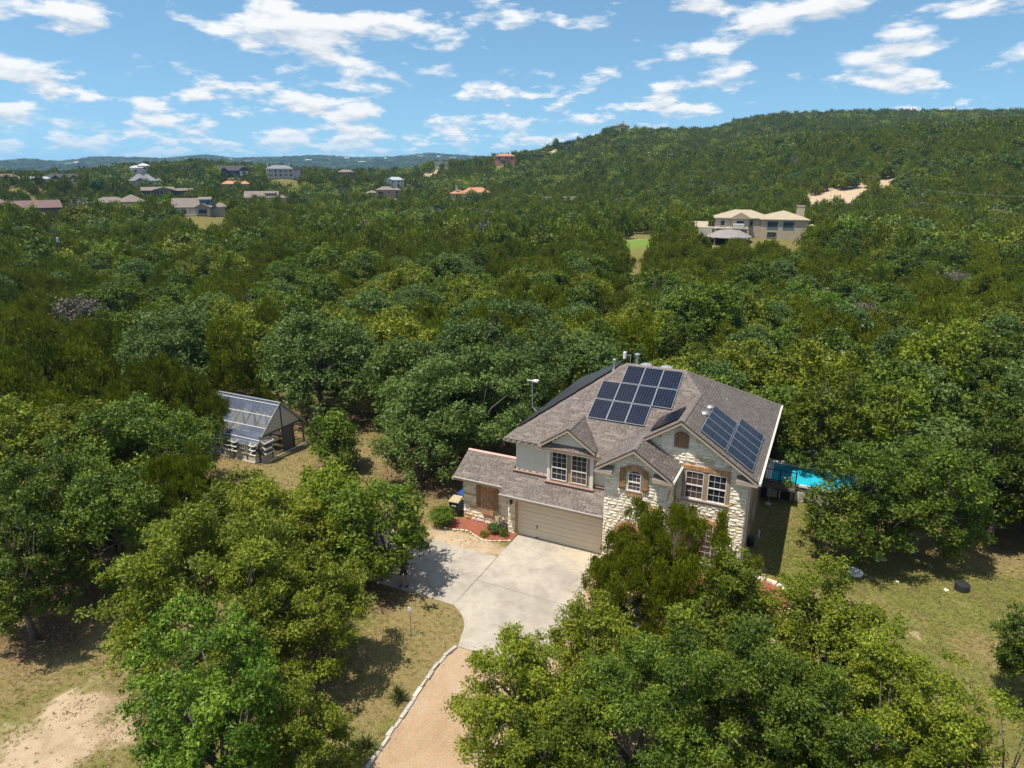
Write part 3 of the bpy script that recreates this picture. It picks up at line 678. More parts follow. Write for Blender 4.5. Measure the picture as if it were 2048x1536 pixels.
cornice(4.72, 5.62, -1.24, -.8, 5.52); cornice(7.62, 8.58, -1.24, -.8, 5.52); cornice(11.28, 12.28, .34, .8, 5.52)
# ---------------- walls
small_top = lambda z: (max(5.15, 4.69 + (z - 5.43) / .665), min(8.33, 8.61 - (z - 5.43) / .665))
def reg_small(z):
    l, r = (5.15, 8.33) if z < 5.4 else small_top(z)
    if r <= l: return []
    iv = [(l, r)]
    if z < 2.78: h = arch_half(z, 2.03, .74); iv = sub_iv(iv, 6.5 - h, 6.5 + h) if h else iv
    if 4.22 < z < 5.62: iv = sub_iv(iv, 6.30, 7.07)
    if 5.5 < z < 5.97: h = arch_half(z, 5.38, .58); iv = sub_iv(iv, 6.685 - h, 6.685 + h) if h else iv
    return iv
def reg_small_back(z):
    l, r = (5.15, 8.33) if z < 5.4 else small_top(z)
    if r <= l: return []
    iv = [(l, r)]
    if z < 2.62: h = arch_half(z, 2.03, .57); iv = sub_iv(iv, 6.5 - h, 6.5 + h) if h else iv
    return iv
def reg_big(z):
    if z < 5.45: iv = [(8.33, 11.83)]
    else:
        l = 8.66 - (z - 5.6) / .665 if z < 6.88 else 4.69 + (z - 5.43) / .665
        l = max(l, 4.69 + (z - 5.43) / .665); r = min(11.83, 12.31 - (z - 5.43) / .665)
        if r <= l: return []
        iv = [(l, r)]
    if 3.80 < z < 5.76: iv = sub_iv(iv, 8.70, 10.99)
    if 6.60 < z < 7.44: iv = sub_iv(iv, 8.15, 8.85)
    if z < 2.98: h = arch_half(z, 1.6, 1.38) * .80; iv = sub_iv(iv, 9.99 - h, 9.99 + h) if (h and z > .45) else iv
    return iv
def reg_big_back(z):
    if z < 5.45: return [(8.33, 11.83)]
    l = 4.69 + (z - 5.43) / .665; r = min(11.83, 12.31 - (z - 5.43) / .665)
    return [(l, r)] if r > l else []
def reg_wing(z):
    iv = [(-3.66, -.62)]
    if .70 < z < 2.95: iv = sub_iv(iv, -2.42, -1.66)
    return iv
W_small = Wall((0, -.8, 0), (1, 0, 0), (0, -1, 0), reg_small); W_big = Wall((0, .8, 0), (1, 0, 0), (0, -1, 0), reg_big)
W_wing = Wall((0, .2, 0), (1, 0, 0), (0, -1, 0), reg_wing); W_pil = Wall((0, -.10, 0), (1, 0, 0), (0, -1, 0), lambda z: [(-.62, -.16)])
W_ret = Wall((8.33, 0, 0), (0, 1, 0), (1, 0, 0), lambda z: [(-.8, .74)]); W_pils = Wall((-.62, 0, 0), (0, -1, 0), (-1, 0, 0), lambda z: [(-.19, .09)])
W_wl = Wall((-3.66, 0, 0), (0, -1, 0), (-1, 0, 0), lambda z: [(-2.8, -.2)])
backing('wall', Wall((0, -.8, 0), (1, 0, 0), (0, -1, 0), reg_small_back), 0, 6.72, MAT['mortar'])
backing('wall', Wall((0, .8, 0), (1, 0, 0), (0, -1, 0), reg_big_back), 0, 7.96, MAT['mortar'], dz=.1)
mb = MB(); mb.box(-3.66, -.62, .2, 2.9, 0, 3.02); mb.box(-.62, -.16, -.10, .6, 0, 2.86); mb.box(-.16, 5.15, .3, .6, 0, 2.9); mb.build('wall', MAT['mortar'], house)
mb = MB(); mb.box(8.13, 8.33, -.6, .8, 0, 5.42); mb.box(5.15, 5.35, -.6, .8, 0, 5.42); mb.build('wall', MAT['mortar'], house)
mb = MB(); mb.box(-.53, 11.7, 1.0, 12.3, 0, 5.42); mb.box(-.53, 5.2, .8, 1.0, 2.4, 5.42); mb.box(5.35, 8.13, .0, .8, 0, 5.42); mb.build('wall', MAT['siding'], house)
lay_stones(W_small, 0.02, 6.70); lay_stones(W_big, 0.02, 7.93); lay_stones(W_wing, .1, 2.98, tint=(.36, .2, .22, .15, .07)); lay_stones(W_pil, .02, 2.8)
lay_stones(W_ret, .02, 5.4, tint=(.3, .2, .25, .18, .07)); lay_stones(W_pils, .02, 2.7, lmin=.12, lmax=.28); lay_stones(W_wl, .02, 2.9)
# three big golden stones that stand out on the gable
for (x, z, w, h) in ((7.55, 7.02, .42, .22), (7.95, 5.98, .62, .2), (8.32, 5.88, .5, .16), (9.55, 6.25, .34, .34), (10.05, 5.95, .36, .42), (10.75, 5.95, .5, .3)):
    best = [q for q in range(len(STONES)) if abs(STONES[q][0].translation.y - .804) < .01 and abs(STONES[q][0].translation.x - x) < w / 2 and abs(STONES[q][0].translation.z - z) < h / 2]
    for q in best: STONES[q] = (*STONES[q][:2], 4 if x < 9 else 3, STONES[q][3])
STONES.sort(key=lambda q: -q[3])
SM = {}
for i, (m, vi, mi, a) in enumerate(STONES[:300]):
    key = (vi, mi)
    if key not in SM:
        me = bpy.data.meshes.new('stone'); me.from_pydata(SV[vi][0], [], SV[vi][1]); me.materials.append(MAT['stone'][mi]); SM[key] = me
    ob = link('stone', SM[key], house); ob.matrix_local = m
mb = MB()
for (m, vi, mi, a) in STONES[300:]: mb.add([m @ Vector(p) for p in SV[vi][0]], SV[vi][1], mi)
o = mb.build('stonework', MAT['stone'], house); o['kind'] = 'stuff'
# brick side wall facing the lawn, with a pale strip at the front corner, wider above
def brick_wall_mat():
    m, nt, bs, out = new_mat('side_brickwork'); tc = nt.nodes.new('ShaderNodeTexCoord'); mp = nt.nodes.new('ShaderNodeMapping'); nt.links.new(tc.outputs['Object'], mp.inputs[0])
    mp.inputs['Rotation'].default_value = (radians(90), 0, radians(90))
    b = nt.nodes.new('ShaderNodeTexBrick'); nt.links.new(mp.outputs[0], b.inputs['Vector']); b.inputs['Scale'].default_value = 1.0
    b.inputs['Brick Width'].default_value = .22; b.inputs['Row Height'].default_value = .076; b.inputs['Mortar Size'].default_value = .008
    b.inputs['Color1'].default_value = (.33, .19, .12, 1); b.inputs['Color2'].default_value = (.42, .26, .16, 1); b.inputs['Mortar'].default_value = (.45, .38, .31, 1)
    nt.links.new(b.outputs['Color'], bs.inputs['Base Color']); bs.inputs['Roughness'].default_value = .9; bump(nt, bs, mth(nt, 'SUBTRACT', 1.0, b.outputs['Fac']), .5, .01); return m
mb = MB(); mb.box(11.7, 11.825, 1.0, 12.3, 0, 5.42); mb.build('brick_wall', brick_wall_mat(), house)
mb = MB(); mb.box(11.825, 11.85, .815, 2.1, 3.6, 5.4); mb.box(11.825, 11.85, .815, 1.25, 0, 3.6); mb.build('corner_board', MAT['trim_white'], house)
# side windows seen almost edge-on
for (y0, z0) in ((4.2, 3.7), (7.5, 3.7), (5.0, .9), (8.6, .9)):
    w = empty('window', (11.83, y0, z0), 0, house); mb = MB(); mb.box(.0, .03, 0, 1.0, 0, 1.4); mb.build('frame', MAT['trim_tan'], w); mb = MB(); mb.box(.03, .035, .07, .93, .07, 1.33); mb.build('pane', MAT['glass_screen'], w)
# ---------------- bricks
BR = MB(); BR.box(-.5, .5, -.5, .5, -.5, .5); brick_mesh = {k: BR.mesh('brick', MAT[k]) for k in ('brick', 'brick_dark')}
nb = [0]
def brick(c, u, v, n, lu, lv, ln, parent=house, k='brick'):
    ob = link('brick', brick_mesh[k], parent); m = Matrix.Identity(4)
    for i, q in enumerate((Vector(u) * lu, Vector(n) * ln, Vector(v) * lv)): m[0][i], m[1][i], m[2][i] = q
    m.translation = Vector(c); ob.matrix_local = m; nb[0] += 1; return ob
X_, Z_, N_ = Vector((1, 0, 0)), Vector((0, 0, 1)), Vector((0, 1, 0))
def soldiers(x0, x1, z0, z1, y, n, k='brick', dep=.09, parent=house):
    w = (x1 - x0) / n
    for i in range(n): brick((x0 + (i + .5) * w, y + rs.uniform(-.006, .006), (z0 + z1) / 2 + rs.uniform(-.004, .004)), X_, Z_, N_, w - .012, z1 - z0 - .01, dep, parent, k)
def arch_bricks(cx, zs, r0, r1, y, n, a0=0, a1=pi, sx=1.0, k='brick', dep=.09, parent=house):
    for i in range(n):
        a = a0 + (a1 - a0) * (i + .5) / n; u = Vector((cos(a) * sx, 0, sin(a))).normalized(); v = Vector((-u.z, 0, u.x)); rm = (r0 + r1) / 2
        brick((cx + cos(a) * rm * sx, y + rs.uniform(-.006, .006), zs + sin(a) * rm), v, u, N_, abs(a1 - a0) * r0 / n * (.9 if sx == 1 else .86), (r1 - r0) - .01, dep, parent, k)
mb = MB(); mb.box(-.16, -.02, -.085, .3, 0, 2.5); mb.box(4.90, 5.14, -.085, .3, 0, 2.5); mb.box(-.02, 4.90, -.085, .3, 2.15, 2.5); mb.build('brick_backing', MAT['mortar'], house)
soldiers(-.16, 5.1, 2.16, 2.48, -.10, 68)
for z in np.arange(.04, 2.1, .082):
    brick((-.09, -.10, z + .04), X_, Z_, N_, .13, .07, .1); brick((5.0, -.10, z + .04), X_, Z_, N_, .15, .07, .1)
soldiers(8.70, 11.0, 5.52, 5.76, .77, 28)
arch_bricks(6.685, 5.02, .62, .92, -.83, 15, radians(48), radians(132)); soldiers(6.3, 7.07, 4.22, 4.5, -.83, 9)
arch_bricks(6.5, 2.03, .56, .75, -.83, 19); arch_bricks(9.99, 1.6, 1.20, 1.40, .77, 36, sx=.80)
mb = MB()
for z in np.arange(0, 2.03, .082):
    for sx in (-1, 1): mb.box(6.5 + sx * .655 - .09, 6.5 + sx * .655 + .09, -.875, -.785, z + .005, z + .075)
o = mb.build('entry_jamb_bricks', MAT['brick'], house); o['kind'] = 'stuff'
# gable vent: brick surround, arched head, louvre slats
soldiers(8.16, 8.84, 6.61, 6.73, .77, 8, 'brick_dark'); arch_bricks(8.5, 7.05, .24, .40, .77, 13, radians(20), radians(160), k='brick_dark')
for z in np.arange(6.74, 7.22, .08):
    brick((8.21, .77, z + .035), X_, Z_, N_, .11, .068, .09, k='brick_dark'); brick((8.79, .77, z + .035), X_, Z_, N_, .11, .068, .09, k='brick_dark')
vent = empty('gable_vent', (8.5, .8, 6.75), 0, house); mb = MB(); mb.box(-.235, .235, -.02, .02, 0, .55); mb.build('frame', MAT['painted_void'], vent)  # flat dark panel behind the slats, the vent's inner shade as colour
for i in range(8): mb = MB(); z = .03 + i * .064; mb.hexa([(-.22, -.055, z), (.22, -.055, z), (.22, -.02, z + .04), (-.22, -.02, z + .04), (-.22, -.055, z + .012), (.22, -.055, z + .012), (.22, -.02, z + .052), (-.22, -.02, z + .052)]); mb.build('slat', MAT['wood'], vent)
# herringbone brick panel on the side wing
mb = MB(); mb.box(-2.43, -1.65, .15, .2, .69, 2.9); mb.build('brick_backing', MAT['mortar'], house)
hb = []; bl, bw = .19, .062
for row in range(-6, 34):
    for cx in (-2.225, -1.855):
        for s_ in (-1, 1):
            x = cx + s_ * .092; z = 1.02 + row * .082
            if z < 1.06 or z > 2.42: continue
            hb.append((x, z, s_))
mb = MB()
for (x, z, s_) in hb:
    u = Vector((cos(radians(45)) * 1, 0, -s_ * sin(radians(45)) * -1)); u = Vector((.707, 0, -.707 * s_)); v = Vector((-u.z, 0, u.x)); c = Vector((x, .145, z)); y = Vector((0, .035, 0))
    r4 = [c - u * .118 - v * .025, c + u * .118 - v * .025, c + u * .118 + v * .025, c - u * .118 + v * .025]
    mb.loft([p + y for p in r4], [p - y * rs.uniform(.2, .5) for p in r4], 0 if rs.random() < .7 else 1)
o = mb.build('herringbone_bricks', [MAT['brick'], MAT['brick_dark']], house); o['kind'] = 'stuff'
soldiers(-2.42, -1.66, .70, 1.0, .14, 10); arch_bricks(-2.04, 2.05, .40, .72, .14, 13, radians(35), radians(145))
# shutters (board and batten)
def shutter(x0, x1, z0, z1, y):
    s_ = empty('shutter', (x0, y, z0), 0, house); n = 3; w = (x1 - x0) / n
    for i in range(n): mb = MB(); mb.box(i * w + .005, (i + 1) * w - .005, -.03, 0, rs.uniform(0, .01), z1 - z0); mb.build('board', MAT['wood'], s_)
    for z in (.16, z1 - z0 - .26): mb = MB(); mb.box(.0, x1 - x0, -.055, -.031, z, z + .11); mb.build('batten', MAT['wood'], s_)
shutter(5.93, 6.22, 4.52, 5.72, -.87); shutter(7.09, 7.37, 4.55, 5.74, -.87); shutter(-2.76, -2.46, 1.05, 2.48, .12); shutter(-1.64, -1.34, 1.02, 2.46, .12)
# ---------------- windows: frame, sashes, muntins, every pane its own piece
def window(x0, x1, z0, z1, y, cols, rows, glass, trim=None, sash=True, upper=None):
    w = empty('window', ((x0 + x1) / 2, y, z0), 0, house); W = x1 - x0; Hh = z1 - z0; a = -W / 2; fr = .038
    mb = MB(); mb.box(a, a + fr, -.05, .02, 0, Hh); mb.box(-a - fr, -a, -.05, .02, 0, Hh); mb.box(a + fr, -a - fr, -.05, .02, 0, fr); mb.box(a + fr, -a - fr, -.05, .02, Hh - fr, Hh); mb.build('frame', MAT['trim_white'], w)
    mid = Hh * (upper if upper else .5)
    if sash: mb = MB(); mb.box(a + fr, -a - fr, -.06, .0, mid - .03, mid + .03); mb.build('meeting_rail', MAT['trim_white'], w)
    cw = (W - 2 * fr) / cols
    for half, (za, zb, rr) in enumerate(((fr, mid - .03, rows[0]), (mid + .03, Hh - fr, rows[1]))):
        ch = (zb - za) / rr; yy = -.012 + half * -.006; mt = MB()
        for c in range(1, cols): mt.box(a + fr + c * cw - .007, a + fr + c * cw + .007, yy - .014, yy, za, zb)
        for r in range(1, rr): mt.box(a + fr, -a - fr, yy - .0135, yy - .0005, za + r * ch - .007, za + r * ch + .007)
        mt.build('muntin', MAT['trim_white'], w)
        for c in range(cols):
            for r in range(rr):
                mb = MB(); x = a + fr + c * cw; z = za + r * ch; t1, t2 = rs.uniform(-.004, .004), rs.uniform(-.004, .004)
                mb.hexa([(x + .006, yy + .004 + t1, z + .006), (x + cw - .006, yy + .004 + t2, z + .006), (x + cw - .006, yy + .012, z + .006), (x + .006, yy + .012, z + .006),
                         (x + .006, yy + .004 + t2, z + ch - .006), (x + cw - .006, yy + .004 - t1, z + ch - .006), (x + cw - .006, yy + .012, z + ch - .006), (x + .006, yy + .012, z + ch - .006)])
                mb.build('pane', glass[half], w)
    return w
GD, GS = MAT['glass_dark'], MAT['glass_screen']
# bay over the garage
mb = MB(); mb.box(1.63, 3.92, .53, .8, 3.42, 5.42); mb.build('window_surround', MAT['trim_tan'], house)
mb = MB(); mb.box(1.45, 1.63, .5, .8, 3.42, 5.42); mb.box(3.92, 4.10, .5, .8, 3.42, 5.42); mb.build('corner_board', MAT['trim_white'], house)
window(1.74, 2.63, 3.62, 5.30, .50, 3, (2, 3), (GD, GD), upper=.44); window(2.88, 3.77, 3.62, 5.30, .50, 3, (2, 3), (GS, GD), upper=.44)
mb = MB(); mb.box(1.64, 3.91, .47, .53, 3.44, 3.60); mb.build('sill', MAT['trim_tan'], house)
# big pair in the stone gable
mb = MB(); mb.box(8.70, 11.0, .80, .84, 3.82, 5.52); mb.build('window_surround', MAT['painted_void'], house)  # dark sheet behind the panes, the unlit room put into its colour
mb = MB(); mb.box(8.70, 8.86, .745, .80, 3.98, 5.52); mb.box(9.74, 9.96, .745, .80, 3.98, 5.52); mb.box(10.84, 11.0, .745, .80, 3.98, 5.52); mb.box(8.86, 10.84, .745, .80, 5.46, 5.52); mb.build('window_trim', MAT['trim_tan'], house)
window(8.86, 9.74, 3.98, 5.46, .79, 3, (2, 2), (GS, GS)); window(9.96, 10.84, 3.98, 5.46, .79, 3, (2, 2), (GD, GD))
mb = MB(); mb.box(8.66, 11.04, .70, .80, 3.90, 3.98); mb.build('sill', MAT['gutter'], house)
mb = MB(); mb.box(8.72, 10.98, .755, .80, 3.80, 3.90); mb.build('sill_course', MAT['brick'], house)
# small arched window between shutters
mb = MB(); mb.prism_y([(6.3, 4.5), (7.07, 4.5), (7.07, 5.42)] + [(6.685 + .385 * cos(a), 5.42 + .24 * sin(a)) for a in np.linspace(.15, pi - .15, 9)] + [(6.3, 5.42)], -.815, -.79); mb.build('window_surround', MAT['trim_white'], house)
window(6.36, 7.01, 4.56, 5.50, -.83, 3, (2, 2), (GS, GS))
mb = MB(); mb.box(6.3, 7.07, -.9, -.8, 4.50, 4.56); mb.build('sill', MAT['gutter'], house)
mb = MB(); mb.prism_y([(6.40, 5.44)] + [(6.685 + .30 * cos(a), 5.44 + .16 * sin(a)) for a in np.linspace(0, pi, 11)], -.845, -.82); mb.build('arched_pane', GS, house)
# ground floor arched window behind the juniper
mb = MB(); mb.prism_y([(9.03, .5), (10.95, .5), (10.95, 1.6)] + [(9.99 + .96 * cos(a), 1.6 + 1.2 * sin(a)) for a in np.linspace(.05, pi - .05, 19)] + [(9.03, 1.6)], .795, .76); mb.build('arched_window_glass', GS, house)
mb = MB()
for i in range(1, 7):
    x = 9.03 + 1.92 * i / 7; h = 1.6 + 1.2 * sqrt(max(0, 1 - ((x - 9.99) / .96) ** 2)); w = .022 if i in (2, 5) else .006; mb.box(x - w, x + w, .745, .77, .5, h - .01)
for z in np.arange(.8, 2.7, .32):
    h = .96 * sqrt(max(0, 1 - (max(0, z - 1.6) / 1.2) ** 2)); mb.box(9.99 - h + .01, 9.99 + h - .01, .747, .77, z - .006, z + .006)
mb.build('muntin', MAT['trim_white'], house)
mb = MB(); mb.box(8.95, 11.03, .70, .80, .42, .5); mb.build('sill', MAT['gutter'], house)
# entry recess and door
mb = MB(); mb.box(5.95, 7.05, -.02, .02, 0, 2.6); mb.build('entry_door', MAT['wood'], house)
mb = MB(); mb.box(5.8, 5.93, -.6, 0, 0, 2.6); mb.box(7.07, 7.2, -.6, 0, 0, 2.6); mb.box(5.8, 7.2, -.6, 0, 2.62, 2.7); mb.build('entry_recess', MAT['mortar'], house)
# ---------------- siding boards, flashings
def boards(x0, x1, z0, z1, y, f=None):
    z = z0; n = 0
    while z < z1 - .02:
        zt = min(z + .165, z1); a, b = (x0, x1) if f is None else f(zt)
        if b - a > .08:
            mb = MB(); mb.hexa([(a, y - .022, z), (b, y - .022, z), (b, y, z), (a, y, z), (a, y - .006, zt), (b, y - .006, zt), (b, y, zt), (a, y, zt)]); mb.build('siding_board', MAT['siding'], house)
        z += .155
boards(-.44, 1.45, 3.66, 5.40, .80); boards(4.10, 5.15, 3.66, 5.40, .80)
mb = MB(); mb.prism_y([(1.55, 5.6), (3.95, 5.6), (2.75, 6.55)], .52, .6); mb.build('wall', MAT['siding'], house)
boards(0, 0, 5.74, 6.6, .52, lambda z: (2.75 - (6.60 - z) / .68, 2.75 + (6.60 - z) / .68))
mb = MB(); mb.box(-.53, -.44, .765, .8, 3.6, 5.42); mb.build('corner_board', MAT['trim_white'], house)
for (x0, x1, y0, y1) in ((-.66, 1.45, .62, .80), (1.40, 4.18, .34, .50), (4.12, 5.14, .60, .80)):
    z0 = rP7(0, y0); mb = MB(); mb.hexa([(x0, y0, z0 - .02), (x1, y0, z0 - .02), (x1, y1, z0), (x0, y1, z0), (x0, y0, z0 + .12), (x1, y0, z0 + .12), (x1, y1, z0 + .17), (x0, y1, z0 + .17)]); mb.build('wall_flashing', MAT['drip'], house)
    mb = MB(); mb.hexa([(x0, y0 + .02, z0 + .128), (x1, y0 + .02, z0 + .128), (x1, y1, z0 + .173), (x0, y1, z0 + .173), (x0, y0 + .02, z0 + .134), (x1, y0 + .02, z0 + .134), (x1, y1, z0 + .19), (x0, y1, z0 + .19)]); mb.build('flashing_strip', MAT['flashing'], house)
# ---------------- garage door: four sections, each of two grooved panels
gd = empty('garage_door', (0, 0, 0), 0, house); gd.location = (2.44, .0, .03)
for i in range(4):
    for j in range(2):
        z = i * .53 + j * .262; mb = MB(); mb.hexa([(-2.44, -.0, z + .004), (2.44, .0, z + .004), (2.44, .05, z + .004), (-2.44, .05, z + .004), (-2.44, .004, z + .252), (2.44, .004, z + .252), (2.44, .05, z + .252), (-2.44, .05, z + .252)])
        mb.build('panel', MAT['door'], gd)
mb = MB(); mb.box(-2.44, 2.44, .02, .06, 0, 2.12); mb.build('backing', MAT['trim_tan'], gd)
mb = MB(); mb.box(-1.33, -1.29, -.04, 0, .62, .84); mb.build('handle', MAT['black'], gd); mb = MB(); mb.box(-1.38, -1.24, -.03, 0, .05, .09); mb.build('foot_lift', MAT['black'], gd)
mb = MB(); mb.box(-2.5, -2.44, -.06, .06, 0, 2.15); mb.box(2.44, 2.5, -.06, .06, 0, 2.15); mb.box(-2.44, 2.44, -.06, .06, 2.11, 2.15); mb.build('jamb', MAT['door'], gd)
# wall lantern, downspouts, vents, meter, hose
lan = empty('wall_lantern', (-.38, -.16, 1.9), 0, house); mb = MB(); mb.lathe([(.03, 0), (.075, .06), (.085, .22), (.11, .24), (.02, .32)], (0, -.05, 0), 10); mb.build('lamp_body', MAT['black'], lan); mb = MB(); mb.box(-.02, .02, -.05, .06, .26, .29); mb.build('bracket', MAT['black'], lan)
def downspout(pts, mat=MAT['gutter']):
    mb = MB(); mb.tube(pts, .045, 6); mb.build('downspout', mat, house)
downspout([(8.62, .70, 5.45), (8.50, .70, 5.2), (8.50, .70, .1)]); downspout([(12.3, 1.0, 5.5), (11.92, 1.0, 5.2), (11.90, 1.0, .1)]); downspout([(12.3, 12.1, 5.5), (11.92, 12.1, 5.2), (11.92, 12.1, .1)], MAT['white_paint'])
def vent_pipe(x, y, z, h, r=.05, capd=True):
    v = empty('vent_pipe', (x, y, z), 0, house); mb = MB(); mb.tube([(0, 0, -.2), (0, 0, h)], r, 10); mb.build('pipe', MAT['galv'], v)
    mb = MB(); mb.lathe([(r * 2.4, -.03), (r * 1.3, .10)], (0, 0, 0), 12); mb.build('flashing_cone', MAT['galv'], v)
    if capd: mb = MB(); mb.lathe([(r * 1.9, h - .02), (r * 2.0, h + .06), (r * .4, h + .11)], (0, 0, 0), 12); mb.build('cap', MAT['galv'], v)
vent_pipe(3.30, 6.1, 8.50, .62); vent_pipe(4.25, 7.6, 8.35, .85, .085); vent_pipe(9.69, 7.07, 7.34, .30, .035, False); vent_pipe(11.45, 6.4, 6.15, .28, .03, False)
for (x, y) in ((4.95, 7.1), (6.15, 7.1)):
    t = empty('roof_vent', (x, y, rP6(x, y)), 0, house); mb = MB(); mb.lathe([(.18, -.1), (.18, .12), (.36, .14), (.34, .22), (.2, .28), (.02, .30)], (0, 0, 0), 20); mb.build('dome', MAT['galv'], t, smooth=False)
for (x, y) in ((9.2, 4.25), (9.14, 3.05)):
    t = empty('roof_vent', (x, y, rP3(x, y)), 0, house); mb = MB(); mb.lathe([(.17, -.12), (.17, .05), (.2, .06), (.14, .13), (.02, .16)], (0, 0, 0), 16); mb.build('hood', MAT['galv'], t)
t = empty('electric_meter', (11.85, 5.0, 1.2), 0, house); mb = MB(); mb.box(0, .14, -.2, .2, .1, .9); mb.build('cabinet', MAT['galv'], t); mb = MB(); mb.tube([(.06, 0, .9), (.06, 0, 2.6)], .03, 6); mb.build('conduit', MAT['galv'], t)
t = empty('hose_reel', (12.0, 4.4, 0), 0, house); mb = MB(); mb.lathe([(.2, -.12), (.2, .12)], (0, 0, .45), 14); mb.build('coil', MAT['dark_plastic'], t); mb = MB(); mb.box(-.2, .2, -.16, .16, .05, .3); mb.build('stand', MAT['black'], t)
# ------------------------------------------------------------------ solar panels (each rests on the roof)
def cell_mat():
    m, nt, bs, out = new_mat('solar_cells'); p = wpos(nt)
    c = ramp(nt, nz(nt, p, 2.2, 3), [(.35, (.003, .004, .011)), (.65, (.006, .008, .021))]); nt.links.new(c, bs.inputs['Base Color']); bs.inputs['Roughness'].default_value = .16; bs.inputs['Specular IOR Level'].default_value = .5; return m
MAT['cell'] = cell_mat(); MAT['sheet'] = M('panel_backsheet', (.06, .07, .105), .3, .05, 4); MAT['panel_frame'] = M('aluminium_frame', (.40, .42, .45), .35, .05, 6, metal=.5)
def cell_mat2():
    m, nt, bs, out = new_mat('blue_cells'); p = wpos(nt)
    c = ramp(nt, nz(nt, p, 1.8, 3), [(.35, (.002, .005, .015)), (.65, (.004, .009, .026))]); nt.links.new(c, bs.inputs['Base Color']); bs.inputs['Roughness'].default_value = .22; bs.inputs['Specular IOR Level'].default_value = .22; return m
MAT['cell_blue'] = cell_mat2(); MAT['sheet_blue'] = M('blue_backsheet', (.05, .07, .115), .35, .05, 4)
def solar(f, k, a0, a1, t0, t1, nc, nr, label, group, cell='cell', sheet='sheet', frame='panel_frame', notch=True):
    """a panel on roof plane f; 'a' runs along the eave axis, 't' up the slope (k = slope axis)"""
    mk = lambda a, t: (a, t) if k == 1 else (t, a)
    x0, y0 = mk(a0, t0); x1, y1 = mk(a1, t0); x2, y2 = mk(a0, t1); off = .13
    O = Vector((x0, y0, f(x0, y0) + off)); U = Vector((x1, y1, f(x1, y1) + off)) - O; Vv = Vector((x2, y2, f(x2, y2) + off)) - O
    lu, lv = U.length, Vv.length; u = U / lu; v = Vv / lv; n = u.cross(v)
    if n.z < 0: n = -n
    r = empty('solar_module', O); tag(r, label, 'solar panel', group)
    q = lambda a, b, h: u * a + v * b + n * h
    def bx(mb, a, b, c, d, h0, h1): mb.hexa([q(a, c, h0), q(b, c, h0), q(b, d, h0), q(a, d, h0), q(a, c, h1), q(b, c, h1), q(b, d, h1), q(a, d, h1)])
    e = .018; mb = MB(); bx(mb, 0, lu, 0, e, -.03, .006); bx(mb, 0, lu, lv - e, lv, -.03, .006); bx(mb, 0, e, e, lv - e, -.03, .006); bx(mb, lu - e, lu, e, lv - e, -.03, .006); mb.build('frame', MAT[frame], r)
    mb = MB(); bx(mb, e, lu - e, e, lv - e, -.02, 0); mb.build('backsheet', MAT[sheet], r)
    mb = MB(); cu = (lu - 2 * e) / nc; cv_ = (lv - 2 * e) / nr; g = .0045
    for i in range(nc):
        for j in range(nr):
            a, b, c, d = e + i * cu + g, e + (i + 1) * cu - g, e + j * cv_ + g, e + (j + 1) * cv_ - g; ch = min(cu, cv_) * .11 if notch else 0
            if ch: pts = [(a + ch, c), (b - ch, c), (b, c + ch), (b, d - ch), (b - ch, d), (a + ch, d), (a, d - ch), (a, c + ch)]
            else: pts = [(a, c), (b, c), (b, d), (a, d)]
            mb.add([q(s_, t_, .003) for s_, t_ in pts], [tuple(range(len(pts)))])
    o = mb.build('cells', MAT[cell], r); o['kind'] = 'stuff'
    mb = MB()
    for s_ in (.2, .8):
        for t_ in (.15, .85): p = q(lu * s_, lv * t_, -.03); mb.tube([p, p - n * .12], .018, 6)
    mb.build('mounting_feet', MAT['galv'], r)
cx_ = [3.03, 4.09, 5.15, 6.21, 7.32]; ry_ = [2.33, 3.65, 4.95, 6.26]; g_ = .012
rowname = ['bottom', 'middle', 'top']; pos = {0: ['left', 'centre', 'right'], 1: ['leftmost', 'second', 'third', 'rightmost'], 2: ['left', 'centre', 'right']}
for r_, cs in ((0, (0, 1, 2)), (1, (0, 1, 2, 3)), (2, (1, 2, 3))):
    for i, c_ in enumerate(cs): solar(rP1, 1, cx_[c_] + g_, cx_[c_ + 1] - g_, ry_[r_] + g_, ry_[r_ + 1] - g_ - .02, 7, 10, f'{pos[r_][i]} panel in the {rowname[r_]} row of the front roof solar array', 'front roof solar array')
ordn = ['nearest', 'second', 'third', 'fourth', 'fifth']
for i in range(4): solar(rP3, 0, .78 + i * .995 + .006, .78 + (i + 1) * .995 - .006, 10.62, 9.37, 11, 4, f'{ordn[i]} panel of the upper blue solar array on the right slope', 'right slope upper array', 'cell_blue', 'sheet_blue', notch=False)
for i in range(5): solar(rP3, 0, .78 + i * 1.005 + .006, .78 + (i + 1) * 1.005 - .006, 11.95, 10.68, 11, 4, f'{ordn[i]} panel of the lower blue solar array on the right slope', 'right slope lower array', 'cell_blue', 'sheet_blue', notch=False)
for i, nm_ in enumerate(('front', 'rear')): solar(rP4, 0, .88 + i * 1.02 + .01, .88 + (i + 1) * 1.02 - .01, 6.88, 8.2, 8, 6, f'{nm_} dark panel lying on the left slope of the stone gable', 'gable left slope panels', 'cell', 'cell', 'black')
